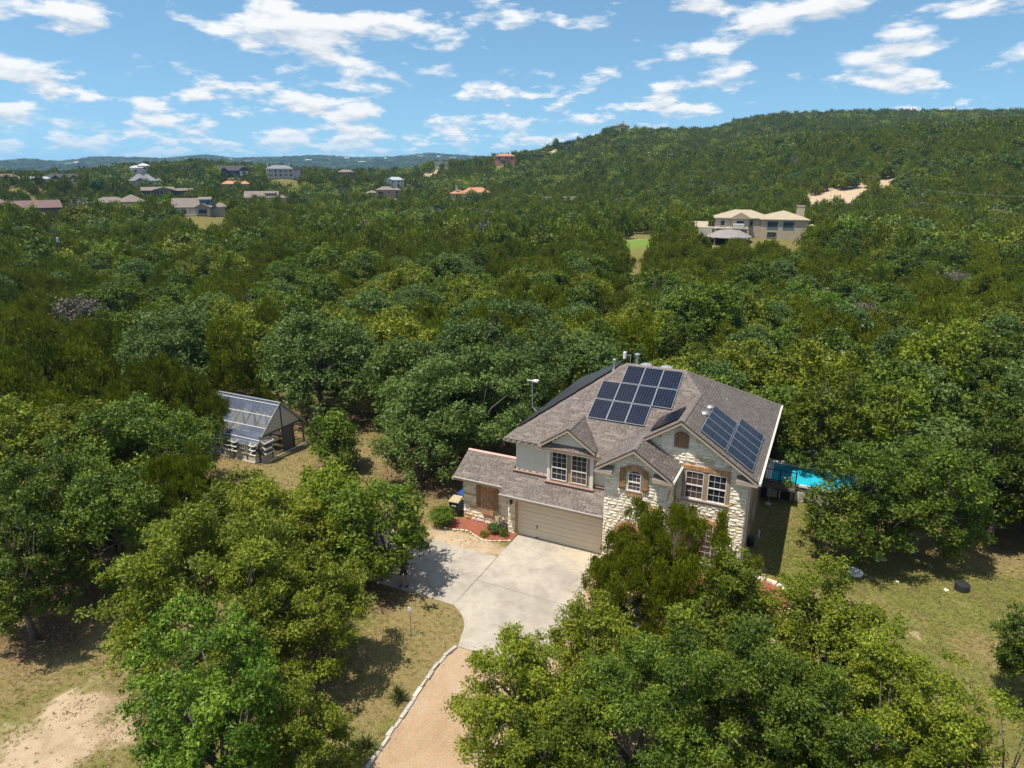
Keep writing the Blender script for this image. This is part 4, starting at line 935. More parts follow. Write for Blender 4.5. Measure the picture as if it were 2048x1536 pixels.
# black pool-heating mats on the left slope, stepping along the hip
MAT['mat'] = M('black_heating_mat', (.030, .031, .033), .55, .2, 14, .3, 60)
for i in range(5):
    x0 = -.80 + i * .80; yh = .28 + (x0 + .8 + 1.08) / 5.02 * 6.22 + .55; y1_ = 11.4 - i * .75
    f = lambda x: rP2(x, 0); mt = empty('solar_heating_mat', (x0 + .4, yh, f(x0 + .4))); tag(mt, f'{["lowest", "second", "middle", "fourth", "highest"][i]} black heating mat on the left roof slope', 'heating mat', 'black pool heating mats')
    mb = MB(); z = lambda x, h: f(x) + h - f(x0 + .4); sk = .55
    mb.hexa([(-.4, -sk, z(x0, .04)), (.4, 0, z(x0 + .8, .04)), (.4, y1_ - yh, z(x0 + .8, .04)), (-.4, y1_ - yh, z(x0, .04)), (-.4, -sk, z(x0, .15)), (.4, 0, z(x0 + .8, .15)), (.4, y1_ - yh, z(x0 + .8, .15)), (-.4, y1_ - yh, z(x0, .15))]); mb.build('absorber', MAT['mat'], mt)
    mb = MB(); mb.tube([(-.38, -sk + .05, z(x0 + .02, .13)), (.4, .05, z(x0 + .8, .13))], .045, 8); mb.build('header_pipe', MAT['black'], mt)
an = empty('antenna_mast', (-1.0, 4.6, rP2(-1.0, 0))); tag(an, 'thin roof mast with a small antenna above the left eave', 'antenna')
mb = MB(); mb.tube([(.12, 0, .05), (-.25, 0, .35), (-.28, .0, 2.0)], .032, 8); mb.build('mast', MAT['galv'], an); mb = MB(); mb.bar((-.62, 0, 2.02), (.1, 0, 2.06), .05, .05); mb.box(-.2, .12, -.13, .13, 2.0, 2.1); mb.build('receiver', MAT['white_paint'], an)
mb = MB(); mb.bar((-.2, .0, .3), (.35, .1, .35), .02, .02); mb.build('brace', MAT['galv'], an)
ws = empty('weather_station', (3.9, 7.4, 8.4)); tag(ws, 'small white weather sensor on a pole behind the ridge', 'weather sensor')
mb = MB(); mb.tube([(0, 0, -.1), (0, 0, .85)], .025, 6); mb.build('pole', MAT['galv'], ws); mb = MB(); mb.bar((-.35, 0, .72), (.0, 0, .78), .04, .04); mb.build('arm', MAT['galv'], ws); mb = MB(); mb.lathe([(.1, .55), (.1, .95)], (-.36, 0, 0), 12); mb.build('shield', MAT['white_paint'], ws)
# ------------------------------------------------------------------ greenhouse
gh = empty('greenhouse', (-20.4, .85, 0)); tag(gh, 'small greenhouse with clear corrugated roof and open awning windows', 'greenhouse')
MAT['gh_wood'] = M('dark_timber', (.075, .055, .042), .8, .3, 8, .3, 30); MAT['gh_panel'] = M('pale_panel', (.50, .46, .39), .7, .1, 5); MAT['gh_sash'] = M('white_sash', (.72, .71, .68), .5, .08, 6)
def poly_mat():
    m, nt, bs, out = new_mat('clear_corrugated_sheet'); p = wpos(nt)
    bs.inputs['Base Color'].default_value = (.22, .26, .36, 1); bs.inputs['Roughness'].default_value = .2; bs.inputs['Specular IOR Level'].default_value = .5
    t = nt.nodes.new('ShaderNodeBsdfTransparent'); t.inputs['Color'].default_value = (.86, .89, .93, 1); mx = nt.nodes.new('ShaderNodeMixShader')
    f = ramp(nt, nz(nt, p, 1.4, 5, .7), [(.3, (.74,) * 3), (.7, (.45,) * 3)]); nt.links.new(f, mx.inputs[0]); nt.links.new(bs.outputs[0], mx.inputs[1]); nt.links.new(t.outputs[0], mx.inputs[2]); nt.links.new(mx.outputs[0], out.inputs[0]); return m
MAT['poly'] = poly_mat(); MAT['gh_glass'] = glass_mat('sash_glass', (.16, .15, .09), .1)
GL, GW = 6.2, 4.35; zE, zR, yR = 1.62, 3.85, 2.3
# corrugated roof sheets on both slopes: front one in strips
def corr(x0, x1, y0, z0, y1, z1, name, par):
    mb = MB(); n = int((x1 - x0) / .038); pts = []
    vs = []; fs = []
    for i in range(n + 1):
        x = x0 + (x1 - x0) * i / n; h = .014 * (1 if i % 2 else -1); vs += [(x, y0, z0 + h), (x, y1, z1 + h)]
        if i: b = 2 * i; fs.append((b - 2, b, b + 1, b - 1))
    mb.add(vs, fs); return mb.build(name, MAT['poly'], par)
for i in range(6): x0 = -GL + i * GL / 6; corr(x0 + .005, x0 + GL / 6 + .03, -.28, zE - .18 + .003 * (i % 2), yR, zR + .003 * (i % 2), 'roof_sheet', gh)
for i in range(6): x0 = -GL + i * GL / 6; corr(x0 + .005, x0 + GL / 6 + .03, GW + .2, 1.72 + .003 * (i % 2), yR + .01, zR + .003 * (i % 2), 'roof_sheet', gh)
for k in range(4):   # white purlin battens over the front slope
    t = .12 + k * .27; y = -.28 + (yR + .28) * t; z = zE - .18 + (zR - zE + .18) * t; mb = MB(); mb.bar((-GL, y, z + .03), (.03, y, z + .03), .05, .025); mb.build('purlin', MAT['gh_sash'], gh)
for i in range(7):
    x = -GL + i * GL / 6; mb = MB(); mb.bar((x, -.2, zE - .17), (x, yR, zR - .06), .05, .09); mb.bar((x, GW, 1.78), (x, yR, zR - .06), .05, .09); mb.build('rafter', MAT['gh_wood'], gh)
mb = MB(); mb.bar((.04, -.3, zE - .2), (.04, yR, zR), .03, .12); mb.bar((.04, GW + .2, 1.72), (.04, yR, zR), .03, .12); mb.build('barge_board', MAT['galv'], gh)
mb = MB(); mb.bar((-GL, yR, zR + .02), (.05, yR, zR + .02), .16, .04); mb.build('ridge_strip', MAT['galv'], gh)
for i in range(6):
    x = -GL + .05 + i * (GL - .1) / 5; mb = MB(); mb.box(x - .05, x + .05, -.05, .05, 0, zE); mb.build('post', MAT['gh_wood'], gh); mb = MB(); mb.box(x - .05, x + .05, GW - .05, GW + .05, 0, 1.8); mb.build('post', MAT['gh_wood'], gh)
for y in (1.1, 2.25, 3.3): mb = MB(); mb.box(-.06, .04, y - .05, y + .05, 0, 1.95); mb.build('post', MAT['gh_wood'], gh)
mb = MB(); mb.box(-.05, .035, .05, GW, 1.9, 2.0); mb.box(-.05, .035, 2.2, 2.3, 2.0, 3.75); mb.build('tie_beam', MAT['gh_wood'], gh)
mb = MB(); mb.add([(-.02, .42, 2.0), (-.02, 2.2, 2.0), (-.02, 2.2, 3.62)], [(0, 1, 2)]); mb.loft([(-.04, .42, 2.0), (-.04, 2.2, 2.0), (-.04, 2.2, 3.62)], [(0, .42, 2.0), (0, 2.2, 2.0), (0, 2.2, 3.62)]); mb.build('gable_panel', MAT['gh_panel'], gh)
mb = MB(); mb.loft([(-.04, 2.3, 2.0), (-.04, GW - .1, 2.0), (-.04, 2.3, 3.68)], [(0, 2.3, 2.0), (0, GW - .1, 2.0), (0, 2.3, 3.68)]); mb.build('gable_panel', MAT['gh_panel'], gh)
for i in range(5):   # kick boards under the windows
    x = -GL + .1 + i * (GL - .1) / 5; mb = MB(); mb.box(x, x + (GL - .1) / 5 - .1, -.02, .02, .05, .55); mb.build('kick_board', MAT['gh_panel'], gh)
mb = MB(); mb.box(-.02, .02, .05, 1.05, .05, .5); mb.build('kick_board', MAT['gh_panel'], gh)
mb = MB(); mb.box(-GL, .06, -.12, -.06, -.02, .08); mb.box(.05, .12, -.1, GW, -.02, .08); mb.build('footing', MAT['litter_stone'], gh)
def sash(o, u, n, w, h, tilt):
    s_ = empty('awning_window', o, 0, gh); u = Vector(u); n = Vector(n); d = Vector((0, 0, -1)) * cos(tilt) + n * sin(tilt); q = lambda a, b, c=0: u * a + d * b + (n * cos(tilt) + Vector((0, 0, 1)) * sin(tilt)) * c
    def bx(mb, a, b, c, e, h0=-.012, h1=.012): mb.hexa([q(a, c, h0), q(b, c, h0), q(b, e, h0), q(a, e, h0), q(a, c, h1), q(b, c, h1), q(b, e, h1), q(a, e, h1)])
    mb = MB(); f = .035; bx(mb, 0, w, 0, f); bx(mb, 0, w, h - f, h); bx(mb, 0, f, f, h - f); bx(mb, w - f, w, f, h - f); mb.build('frame', MAT['gh_sash'], s_); mb = MB(); bx(mb, f, w - f, f, h - f, -.004, .004); mb.build('pane', MAT['gh_glass'], s_)
bay = (GL - .1) / 5
for i in range(5):
    for half in range(2):
        for r in range(3):
            x = -GL + .1 + i * bay + half * (bay - .1) / 2; op = radians(58) if (i + half) % 2 == 1 else radians(4)
            sash((x, -.055, .60 + (2 - r) * .34 + .33), (1, 0, 0), (0, -1, 0), (bay - .1) / 2 - .02, .33 if op < .2 else .36, op)
for r in range(3): sash((.06, .08, .58 + (2 - r) * .4 + .36), (0, 1, 0), (1, 0, 0), .92, .38, radians(60))
mb = MB(); mb.box(-.02, .0, 2.3, 3.25, .05, 1.9); mb.build('door', M('shade_cloth_door', (.10, .095, .085), .9, .15, 12), gh)
for k in range(3): mb = MB(); mb.box(-5.6, -.8, 1.0 + k * 1.1, 1.7 + k * 1.1, .7, .76); [mb.box(-5.5 + j * 1.5, -5.44 + j * 1.5, 1.1 + k * 1.1, 1.16 + k * 1.1, 0, .7) for j in range(4)]; mb.build('potting_bench', MAT['gh_wood'], gh)
# ------------------------------------------------------------------ raised swimming pool and its deck
def water_mat():
    m, nt, bs, out = new_mat('pool_water'); p = wpos(nt); bs.inputs['Base Color'].default_value = (.02, .42, .56, 1); bs.inputs['Roughness'].default_value = .05
    bump(nt, bs, nz(nt, p, 3.5, 3, .5, .6), .08, .05); return m
pool = empty('swimming_pool', (11.95, 11.05, 0)); tag(pool, 'raised rectangular swimming pool with turquoise water and white rim', 'swimming pool')
PL, PW = 7.0, 3.4
mb = MB(); mb.box(.38, PL - .38, .05, PW - .4, .9, 1.07); mb.build('water', water_mat(), pool)
mb = MB(); mb.box(0, PL, PW - .4, PW, 1.02, 1.2); mb.box(0, .38, .0, PW - .4, 1.02, 1.2); mb.box(PL - .38, PL, 0, PW - .4, 1.02, 1.2); mb.box(.38, PL - .38, 0, .1, 1.02, 1.17); mb.build('coping', MAT['white_paint'], pool)
mb = MB(); mb.box(0, PL, 0, .06, 0, 1.02); mb.box(0, PL, PW - .06, PW, 0, 1.02); mb.box(0, .06, .06, PW - .06, 0, 1.02); mb.box(PL - .06, PL, .06, PW - .06, 0, 1.02); mb.build('shell', MAT['dark_plastic'], pool)
mb = MB(); mb.box(.38, PL - .38, .06, PW - .38, .0, .06); mb.build('floor', M('pool_liner', (.05, .45, .58), .6, .05), pool)
for i in range(5): mb = MB(); mb.box(.25 + i * 1.35, 1.05 + i * 1.35, -.03, 0, .05, .72); mb.build('side_panel', MAT['gh_panel'], pool)
rail = empty('deck_railing', (11.9, 10.9, 0)); tag(rail, 'black metal baluster railing on the deck at the pool corner', 'railing')
mb = MB(); mb.box(0, 1.9, -.9, .12, 1.05, 1.15); mb.build('deck', MAT['gh_wood'], rail)
for x in (0.03, .95, 1.87): mb = MB(); mb.box(x - .04, x + .04, -.04, .04, 0, 2.05); mb.build('post', MAT['black'], rail)
for z in (1.25, 1.95): mb = MB(); mb.box(0, 1.9, -.02, .02, z, z + .05); mb.build('rail', MAT['black'], rail)
for i in range(1, 16):
    if i != 8: mb = MB(); mb.box(i * .118 - .01, i * .118 + .01, -.01, .01, 1.29, 1.95); mb.build('baluster', MAT['black'], rail)
um = empty('metal_pole', (12.4, 10.0, 0)); tag(um, 'slim grey pole on a pale foot beside the deck', 'pole'); mb = MB(); mb.tube([(0, 0, 0), (0, 0, 1.15)], .03, 8); mb.build('shaft', MAT['galv'], um); mb = MB(); mb.lathe([(.2, 0), (.18, .07), (.04, .1)], n=14); mb.build('foot', MAT['litter_stone'], um)
# ------------------------------------------------------------------ yard pieces
def pebble(c, r, seed, sq=.55):
    q = random.Random(seed); me = bmesh.new(); bmesh.ops.create_icosphere(me, subdivisions=1, radius=1)
    for v in me.verts: v.co = Vector((v.co.x * r[0], v.co.y * r[1], max(v.co.z, -.4) * r[2])) * (1 + q.uniform(-.14, .14))
    m = bpy.data.meshes.new('stone'); me.to_mesh(m); me.free(); return m
MAT['edging'] = M('weathered_limestone', (.40, .365, .32), .9, .25, 6, .5, 20)
# limestone edging of the gravel drive
ed = empty('stone_edging', (1.5, -13, 0)); tag(ed, 'low line of grey limestone slabs edging the left side of the gravel drive', 'stone edging')
EP = [(1.60, -9.78), (1.44, -10.5), (1.44, -11.0), (1.52, -12.0), (1.60, -13.0), (1.66, -13.7), (1.75, -14.6), (1.82, -15.5), (1.94, -16.5), (2.05, -17.6)]
acc = []; 
for a, b in zip(EP[:-1], EP[1:]):
    n = max(1, int(math.dist(a, b) / .42)); acc += [(a[0] + (b[0] - a[0]) * i / n, a[1] + (b[1] - a[1]) * i / n) for i in range(n)]
acc.append(EP[-1])
for i, (a, b) in enumerate(zip(acc[:-1], acc[1:])):
    d = Vector((b[0] - a[0], b[1] - a[1], 0)); L = d.length; d.normalize(); s_ = Vector((-d.y, d.x, 0)); w = rs.uniform(.06, .095); h = rs.uniform(.06, .12); j = lambda: rs.uniform(-.02, .02)
    p = Vector((a[0] - 1.5, a[1] + 13, 0)) + s_ * rs.uniform(-.04, .04); e = L * rs.uniform(.93, 1.0); mb = MB()
    ring = lambda z, k: [p - s_ * w * k + Vector((j(), j(), z)), p + s_ * w * k + Vector((j(), j(), z)), p + d * e + s_ * w * k + Vector((j(), j(), z + j())), p + d * e - s_ * w * k + Vector((j(), j(), z + j()))]
    mb.loft(ring(-.05, 1), ring(h, .8)); mb.build('stone', MAT['edging'] if rs.random() < .75 else MAT['stone'][2], ed)
# mulch bed by the garage with its small stone border
BP = [(-4.2, -1.25), (-3.64, -1.22), (-3.0, -1.0), (-2.66, -.98), (-2.16, -1.25), (-1.47, -1.5), (-.99, -1.36), (-.5, -1.1), (-.04, -.86)]
mb = MB(); mb.prism(BP + [(-.06, -.1), (-.62, .0), (-.62, .2), (-3.7, .2), (-4.3, .1)], -.03, .045); tag(mb.build('mulch_bed', MAT['mulch']), kind='structure')
bo = empty('bed_border', (-2, -1.2, 0)); tag(bo, 'thin curved border of pale stones round the mulch bed beside the garage', 'stone border')
for a, b in zip(BP[:-1], BP[1:]):
    n = max(1, int(math.dist(a, b) / .22))
    for i in range(n):
        t = (i + .5) / n; m = link('stone', pebble(0, (.135, .05, .055), rs.randrange(9999)), bo, (a[0] + (b[0] - a[0]) * t + 2, a[1] + (b[1] - a[1]) * t + 1.2, .05)); m.rotation_euler.z = atan2(b[1] - a[1], b[0] - a[0]); m.data.materials.append(MAT['stone'][rs.choice((0, 2, 2, 3))])
# round planter on the right with mulch and a coursed stone rim
PP = [(11.9, .55), (12.5, .98), (13.1, 1.08), (13.65, .92), (14.1, .58), (14.4, .15), (14.55, -.35), (14.5, -.9), (14.2, -1.45), (13.75, -1.95), (13.1, -2.25), (12.4, -2.3), (11.2, -2.2), (9.8, -2.15), (8.6, -2.0)]
mb = MB(); mb.prism((PP + [(8.5, -.7), (8.45, .6)])[::-1], -.03, .16); tag(mb.build('planter_mulch', MAT['mulch']), kind='structure')
pw = empty('planter_wall', (13, -.5, 0)); tag(pw, 'low curved stone wall around the red mulch planter at the right corner', 'planter wall')
for course in range(2):
    for a, b in zip(PP[:-1], PP[1:]):
        n = max(1, round(math.dist(a, b) / .36))
        for i in range(n):
            t0, t1 = (i + .5 * course * .6) / n, (i + 1 + .5 * course * .6) / n; t1 = min(t1, 1.0); t0 = min(t0, .98); P = lambda t: Vector((a[0] + (b[0] - a[0]) * t - 13, a[1] + (b[1] - a[1]) * t + .5, 0)); d = (P(1) - P(0)).normalized(); s_ = Vector((-d.y, d.x, 0)); w = rs.uniform(.10, .13) ; z0 = course * .14 - .02
            p, q = P(t0) + d * .008, P(t1) - d * .008; r4 = lambda z, k: [p - s_ * w * k + Vector((0, 0, z)), p + s_ * w * k + Vector((0, 0, z)), q + s_ * w * k + Vector((0, 0, z)), q - s_ * w * k + Vector((0, 0, z))]
            mb = MB(); mb.loft(r4(z0, 1), r4(z0 + .13 + rs.uniform(-.01, .015), .92)); mb.build('stone', MAT['stone'][rs.choice((0, 0, 3, 1))], pw)
# septic lids and bits on the lawn
def lid(x, y, r, h, mat, label, cat='lid', knob=1):
    e = empty('septic_riser', (x, y, 0)); tag(e, label, cat, 'round lids on the right lawn'); mb = MB(); mb.lathe([(r, -.02), (r * 1.0, h * .7), (r * .96, h), (r * .6, h * 1.04), (.02, h * 1.06)], n=28); mb.build('cover', mat, e)
    mb = MB()
    for k in range(3 if knob is None else knob): a = k * 2.1 + .4; mb.lathe([(r * .09, 0), (r * .09, .035), (.005, .045)], (r * .55 * cos(a), r * .55 * sin(a), h * 1.02), 8)
    mb.build('knob', MAT['dark_plastic'] if mat is not MAT['dark_plastic'] else MAT['black'], e)
lid(17.2, 3.95, .36, .12, MAT['white_paint'], 'bright white round lid lying on the right lawn'); lid(18.35, 6.0, .32, .14, M('old_concrete', (.33, .29, .23), .9, .2, 8), 'weathered grey round concrete lid near the tree shade'); lid(17.05, 5.9, .26, .06, M('old_concrete_flat', (.30, .27, .23), .9, .2, 8), 'small flat grey round lid in the tree shade'); lid(21.92, 4.65, .33, .34, MAT['dark_plastic'], 'tall black round drum lid on the right lawn')
for (x, y, r, lb) in ((21.22, 4.2, .13, 'white stone beside the black drum lid'), (19.11, 4.0, .09, 'small white stone between the white lid and the black drum'), (15.9, -5.2, .12, 'pale stone at the lawn edge of the lower right grove'), (16.6, -7.0, .14, 'pale rock under the open crowned oak on the right')):
    o = link('lawn_stone', pebble(0, (r, r * .75, r * .6), int(x * 100)), None, (x, y, r * .3)); o.data.materials.append(MAT['stone'][1]); tag(o, lb, 'stone')
pp = empty('vent_standpipe', (12.32, 5.53, 0)); tag(pp, 'short white standpipe in the shaded grass beside the house', 'pipe'); mb = MB(); mb.tube([(0, 0, -.05), (0, 0, .42)], .05, 10); mb.build('pipe', MAT['white_paint'], pp); mb = MB(); mb.lathe([(.065, .38), (.065, .45), (.01, .47)], n=12); mb.build('cap', MAT['white_paint'], pp)
# post lantern by the garage corner
pl = empty('post_lantern', (5.62, -1.35, 0)); tag(pl, 'slim black lantern post standing by the right garage corner', 'lamp post'); mb = MB(); mb.tube([(0, 0, 0), (0, 0, 1.55)], [.035, .03], 8); mb.build('post', MAT['black'], pl); mb = MB(); mb.lathe([(.05, 1.55), (.10, 1.62), (.13, 1.85), (.15, 1.86), (.03, 1.97)], n=10); mb.build('lantern', MAT['white_paint'], pl); mb = MB(); mb.lathe([(.16, 1.86), (.04, 1.97), (.01, 2.03)], n=10); mb.build('cap', MAT['black'], pl)
# wheeled bins beside the wing
def bin_(x, y, rz, lidmat, bodymat, label):
    b = empty('wheeled_bin', (x, y, 0), rz); tag(b, label, 'bin'); mb = MB(); mb.hexa([(-.24, -.26, .12), (.24, -.26, .12), (.24, .26, .12), (-.24, .26, .12), (-.31, -.34, 1.0), (.31, -.34, 1.0), (.31, .34, 1.0), (-.31, .34, 1.0)]); mb.build('body', bodymat, b)
    mb = MB(); mb.hexa([(-.34, -.38, 1.0), (.34, -.38, 1.0), (.34, .40, 1.0), (-.34, .40, 1.0), (-.33, -.36, 1.05), (.33, -.36, 1.05), (.30, .36, 1.12), (-.30, .36, 1.12)]); mb.build('lid', lidmat, b)
    for s_ in (-1, 1): mb = MB(); mb.tube([(s_ * .22, .3, .12), (s_ * .29, .3, .12)], .12, 14); mb.build('wheel', MAT['black'], b)
    mb = MB(); mb.tube([(-.26, .42, .98), (.26, .42, .98)], .02, 8); mb.build('handle', MAT['black'], b)
    mb = MB(); mb.box(-.15, .15, -.322, -.315, .72, .86); mb.build('sticker', MAT['white_paint'], b)
bin_(-4.35, .45, .1, M('tan_bin_lid', (.42, .33, .20), .6, .15, 6), MAT['dark_plastic'], 'dark wheeled bin with tan lid beside the side wing'); bin_(-4.3, 1.45, -.1, M('blue_bin_lid', (.02, .06, .22), .5, .1, 6), M('blue_bin', (.015, .05, .19), .5, .1, 6), 'blue wheeled bin behind the tan lidded bin')
# ------------------------------------------------------------------ person under the bright tree at the drive
def person(loc, rz, label):
    P = empty('person', loc, rz); tag(P, label, 'person')
    J = {'pel': (0, 0, .92), 'spine': (0, .01, 1.12), 'chest': (0, .01, 1.33), 'neck': (0, .0, 1.47), 'head': (0, -.02, 1.60), 'top': (0, -.01, 1.72),
         'hl': (-.09, 0, .88), 'kl': (-.13, -.03, .48), 'al': (-.16, .02, .09), 'tl': (-.18, -.15, .035), 'hr': (.09, 0, .88), 'kr': (.14, .0, .48), 'ar': (.17, .03, .09), 'tr': (.20, -.13, .035),
         'sl': (-.18, .01, 1.40), 'el': (-.25, .03, 1.12), 'wl': (-.22, -.12, .93), 'fl': (-.20, -.19, .88), 'sr': (.18, .01, 1.40), 'er': (.26, .02, 1.12), 'wr': (.27, -.06, .88), 'fr': (.27, -.1, .80)}
    R = {'pel': .145, 'spine': .135, 'chest': .155, 'neck': .06, 'head': .095, 'top': .06, 'hl': .10, 'kl': .06, 'al': .042, 'tl': .035, 'hr': .10, 'kr': .06, 'ar': .042, 'tr': .035, 'sl': .065, 'el': .045, 'wl': .032, 'fl': .03, 'sr': .065, 'er': .045, 'wr': .032, 'fr': .03}
    E = [('pel', 'spine'), ('spine', 'chest'), ('chest', 'neck'), ('neck', 'head'), ('head', 'top'), ('pel', 'hl'), ('hl', 'kl'), ('kl', 'al'), ('al', 'tl'), ('pel', 'hr'), ('hr', 'kr'), ('kr', 'ar'), ('ar', 'tr'), ('chest', 'sl'), ('sl', 'el'), ('el', 'wl'), ('wl', 'fl'), ('chest', 'sr'), ('sr', 'er'), ('er', 'wr'), ('wr', 'fr')]
    for s_, w in (('l', -1), ('r', 1)):   # fingers and thumb
        b = Vector(J['f' + s_])
        for i in range(4): J[f'g{s_}{i}'] = tuple(b + Vector((w * .0 + (i - 1.5) * .018, -.02, -.075 + abs(i - 1.3) * .008))); R[f'g{s_}{i}'] = .009; E.append(('f' + s_, f'g{s_}{i}'))
        J['th' + s_] = tuple(b + Vector((-w * .04, -.03, -.02))); R['th' + s_] = .010; E.append(('f' + s_, 'th' + s_))
    names = list(J)
    def skin(nm, keys, edges, mat, grow=1.0, root='pel'):
        ks = [k for k in names if k in keys]; me = bpy.data.meshes.new(nm); me.from_pydata([J[k] for k in ks], [(ks.index(a), ks.index(b)) for a, b in edges], []); ob = link(nm, me, P); md = ob.modifiers.new('skin', 'SKIN')
        for i, k in enumerate(ks): sv = me.skin_vertices[0].data[i]; sv.radius = (R[k] * grow, R[k] * grow * (.75 if k in ('pel', 'spine', 'chest') else 1)); sv.use_root = (k == root)
        s2 = ob.modifiers.new('sub', 'SUBSURF'); s2.levels = 2; s2.render_levels = 2; me.materials.append(mat); return ob
    skin('body', names, E, M('skin', (.36, .19, .12), .55, .08, 8))
    sh = [e for e in E if e[0] in ('pel', 'hl', 'hr') and e[1] in ('hl', 'hr', 'kl', 'kr')]; J['kl'] = (-.125, -.02, .56); J['kr'] = (.13, .0, .56); R['kl'] = R['kr'] = .075; skin('shorts', {'pel', 'hl', 'hr', 'kl', 'kr'}, sh, M('dark_navy_cloth', (.03, .03, .05), .85, .2, 20), 1.14)
    tp = [('pel', 'spine'), ('spine', 'chest'), ('chest', 'sl'), ('chest', 'sr'), ('sl', 'el'), ('sr', 'er')]; skin('shirt', {'pel', 'spine', 'chest', 'sl', 'sr', 'el', 'er'}, tp, M('dark_shirt', (.04, .042, .05), .85, .2, 20), 1.16, 'spine')
    me = bmesh.new(); bmesh.ops.create_uvsphere(me, u_segments=16, v_segments=10, radius=.112)
    for v in me.verts: v.co = Vector((v.co.x, v.co.y * 1.08 + .015, v.co.z * .95))
    bmesh.ops.delete(me, geom=[v for v in me.verts if v.co.z < -.035 and v.co.y < .05], context='VERTS'); m = bpy.data.meshes.new('hair'); me.to_mesh(m); me.free(); m.materials.append(M('dark_hair', (.03, .02, .015), .7, .2, 30)); link('hair', m, P, (0, -.01, 1.655))
    mb = MB(); mb.lathe([(.012, -.02), (.016, 0), (.005, .03)], (0, -.118, 1.60), 8)
    for s_ in (-1, 1): mb.lathe([(.012, -.012), (.014, 0), (.004, .012)], (s_ * .036, -.098, 1.632), 8)
    mb.box(-.028, .028, -.112, -.098, 1.555, 1.565); mb.build('face', M('face_features', (.22, .10, .075), .6, .1, 20), P)
    for k in ('l', 'r'): t = J['t' + k]; a = J['a' + k]; mb = MB(); mb.hexa([(a[0] - .05, t[1] - .07, 0), (a[0] + .06, t[1] - .07, 0), (a[0] + .055, a[1] + .07, 0), (a[0] - .045, a[1] + .07, 0), (a[0] - .04, t[1] - .05, .05), (a[0] + .05, t[1] - .05, .05), (a[0] + .045, a[1] + .06, .11), (a[0] - .035, a[1] + .06, .11)]); mb.build('shoe', MAT['black'], P)
person((-3.05, -6.95, .028), radians(20), 'person in dark shorts standing under the bright green tree at the drive')
# ------------------------------------------------------------------ vegetation
def unit(v): return v / (np.linalg.norm(v, axis=-1, keepdims=True) + 1e-9)
def crown_clusters(kind, R, Hh, rng, dens=1.0):
    """cluster centres and radii filling an uneven crown"""
    low = kind in ('juniper', 'shrub'); zc = {'juniper': .40, 'shrub': .45}.get(kind, .46) * Hh
    n = max(int(40 * dens * (.6 if kind == 'shrub' else 1)), 10)
    d = unit(rng.normal(size=(n * 4, 3))); d = d[d[:, 2] > (-.8 if low else -.78)][:n]
    lob = unit(rng.normal(size=(7, 3)) + np.array([0, 0, .25])); amp = rng.uniform(.12, .46, 7)
    rr = 1 + ((np.clip(d @ lob.T, 0, 1) ** 5) * amp).sum(1) - .24
    rad = rr * rng.uniform(.52, 1.0, len(d)) ** .7; inner = rng.random(len(d)) < .14; rad[inner] *= .5; spray = rng.random(len(d)) < .2; rad[spray] *= rng.uniform(1.1, 1.28, spray.sum())
    up = np.where(d[:, 2] > 0, Hh - zc - .10 * R, zc - (.05 if low else .07) * Hh)
    k = np.clip(1.10 - .50 * np.clip(d[:, 2], 0, 1) ** 1.5, .3, 1.12) if kind == 'juniper' else 1.0
    c = np.stack([d[:, 0] * R * rad * k, d[:, 1] * R * rad * k, zc + d[:, 2] * up * np.clip(rad, 0, 1.05)], 1)
    cr = R * rng.uniform(.20, .36, len(d)) / max(dens, .6) ** .36 * (.85 if kind == 'juniper' else 1); cr[spray] *= .6
    return c, cr, d
def leaf_cloud(kind, c, cr, n, L, W, rng):
    w = cr ** 2; k = 6; m = n // k + 1; ci = rng.choice(len(c), m, p=w / w.sum()); up = np.array([0, 0, 1.0])
    if kind == 'juniper':   # upright tufts: little cones standing on the bough
        h = rng.random(m) ** .8; a = rng.uniform(0, 2 * pi, m); rr = (1 - h) ** .7 * rng.random(m) ** .4
        o = np.stack([np.cos(a) * rr, np.sin(a) * rr, h * 2.1 - .75], 1); sp = c[ci] + o * cr[ci][:, None]; o = unit(o + 1e-3)
    else:
        o = unit(rng.normal(size=(m, 3))); o[:, 2] = np.abs(o[:, 2]) * np.where(rng.random(m) < .78, 1, -1)
        sp = c[ci] + o * (cr[ci] * rng.random(m) ** .42)[:, None] * np.array([1, 1, .72])
    si = np.repeat(np.arange(m), k)[:n]; out = o[si]; p = sp[si] + rng.normal(size=(n, 3)) * (L * .75); rnd = rng.normal(size=(n, 3))
    if kind == 'juniper': t = unit(up * .8 + out * .5 + rnd * .45); nn = unit(np.cross(t, rnd) * .8 + up * .35 + out * .3); nn = unit(nn - t * (nn * t).sum(1, keepdims=True))
    else: nn = unit(out * .45 + up * .60 + rnd * .72); t = unit(np.cross(nn, rng.normal(size=(n, 3))))
    b = np.cross(nn, t)
    v = np.stack([p - t * L * .45 + b * W * .5, p - t * L * .45 - b * W * .5, p + t * L * .65], 1)
    sc = rng.uniform(.65, 1.3, (n, 1, 1)); v = p[:, None] + (v - p[:, None]) * sc
    ctint = rng.normal(0, .13, len(c)); tint = np.clip(rng.beta(1.5, 2.0, n) + ctint[ci][si], 0, 1)
    return v.reshape(-1, 3), tint
def leaf_mesh(name, v, tint, mat, trunk=None):
    n = len(tint); me = fast_mesh(name, v, np.arange(n * 3).reshape(-1, 3), [mat]); a = me.attributes.new('tint', 'FLOAT', 'FACE'); a.data.foreach_set('value', tint.astype(np.float32)); return me
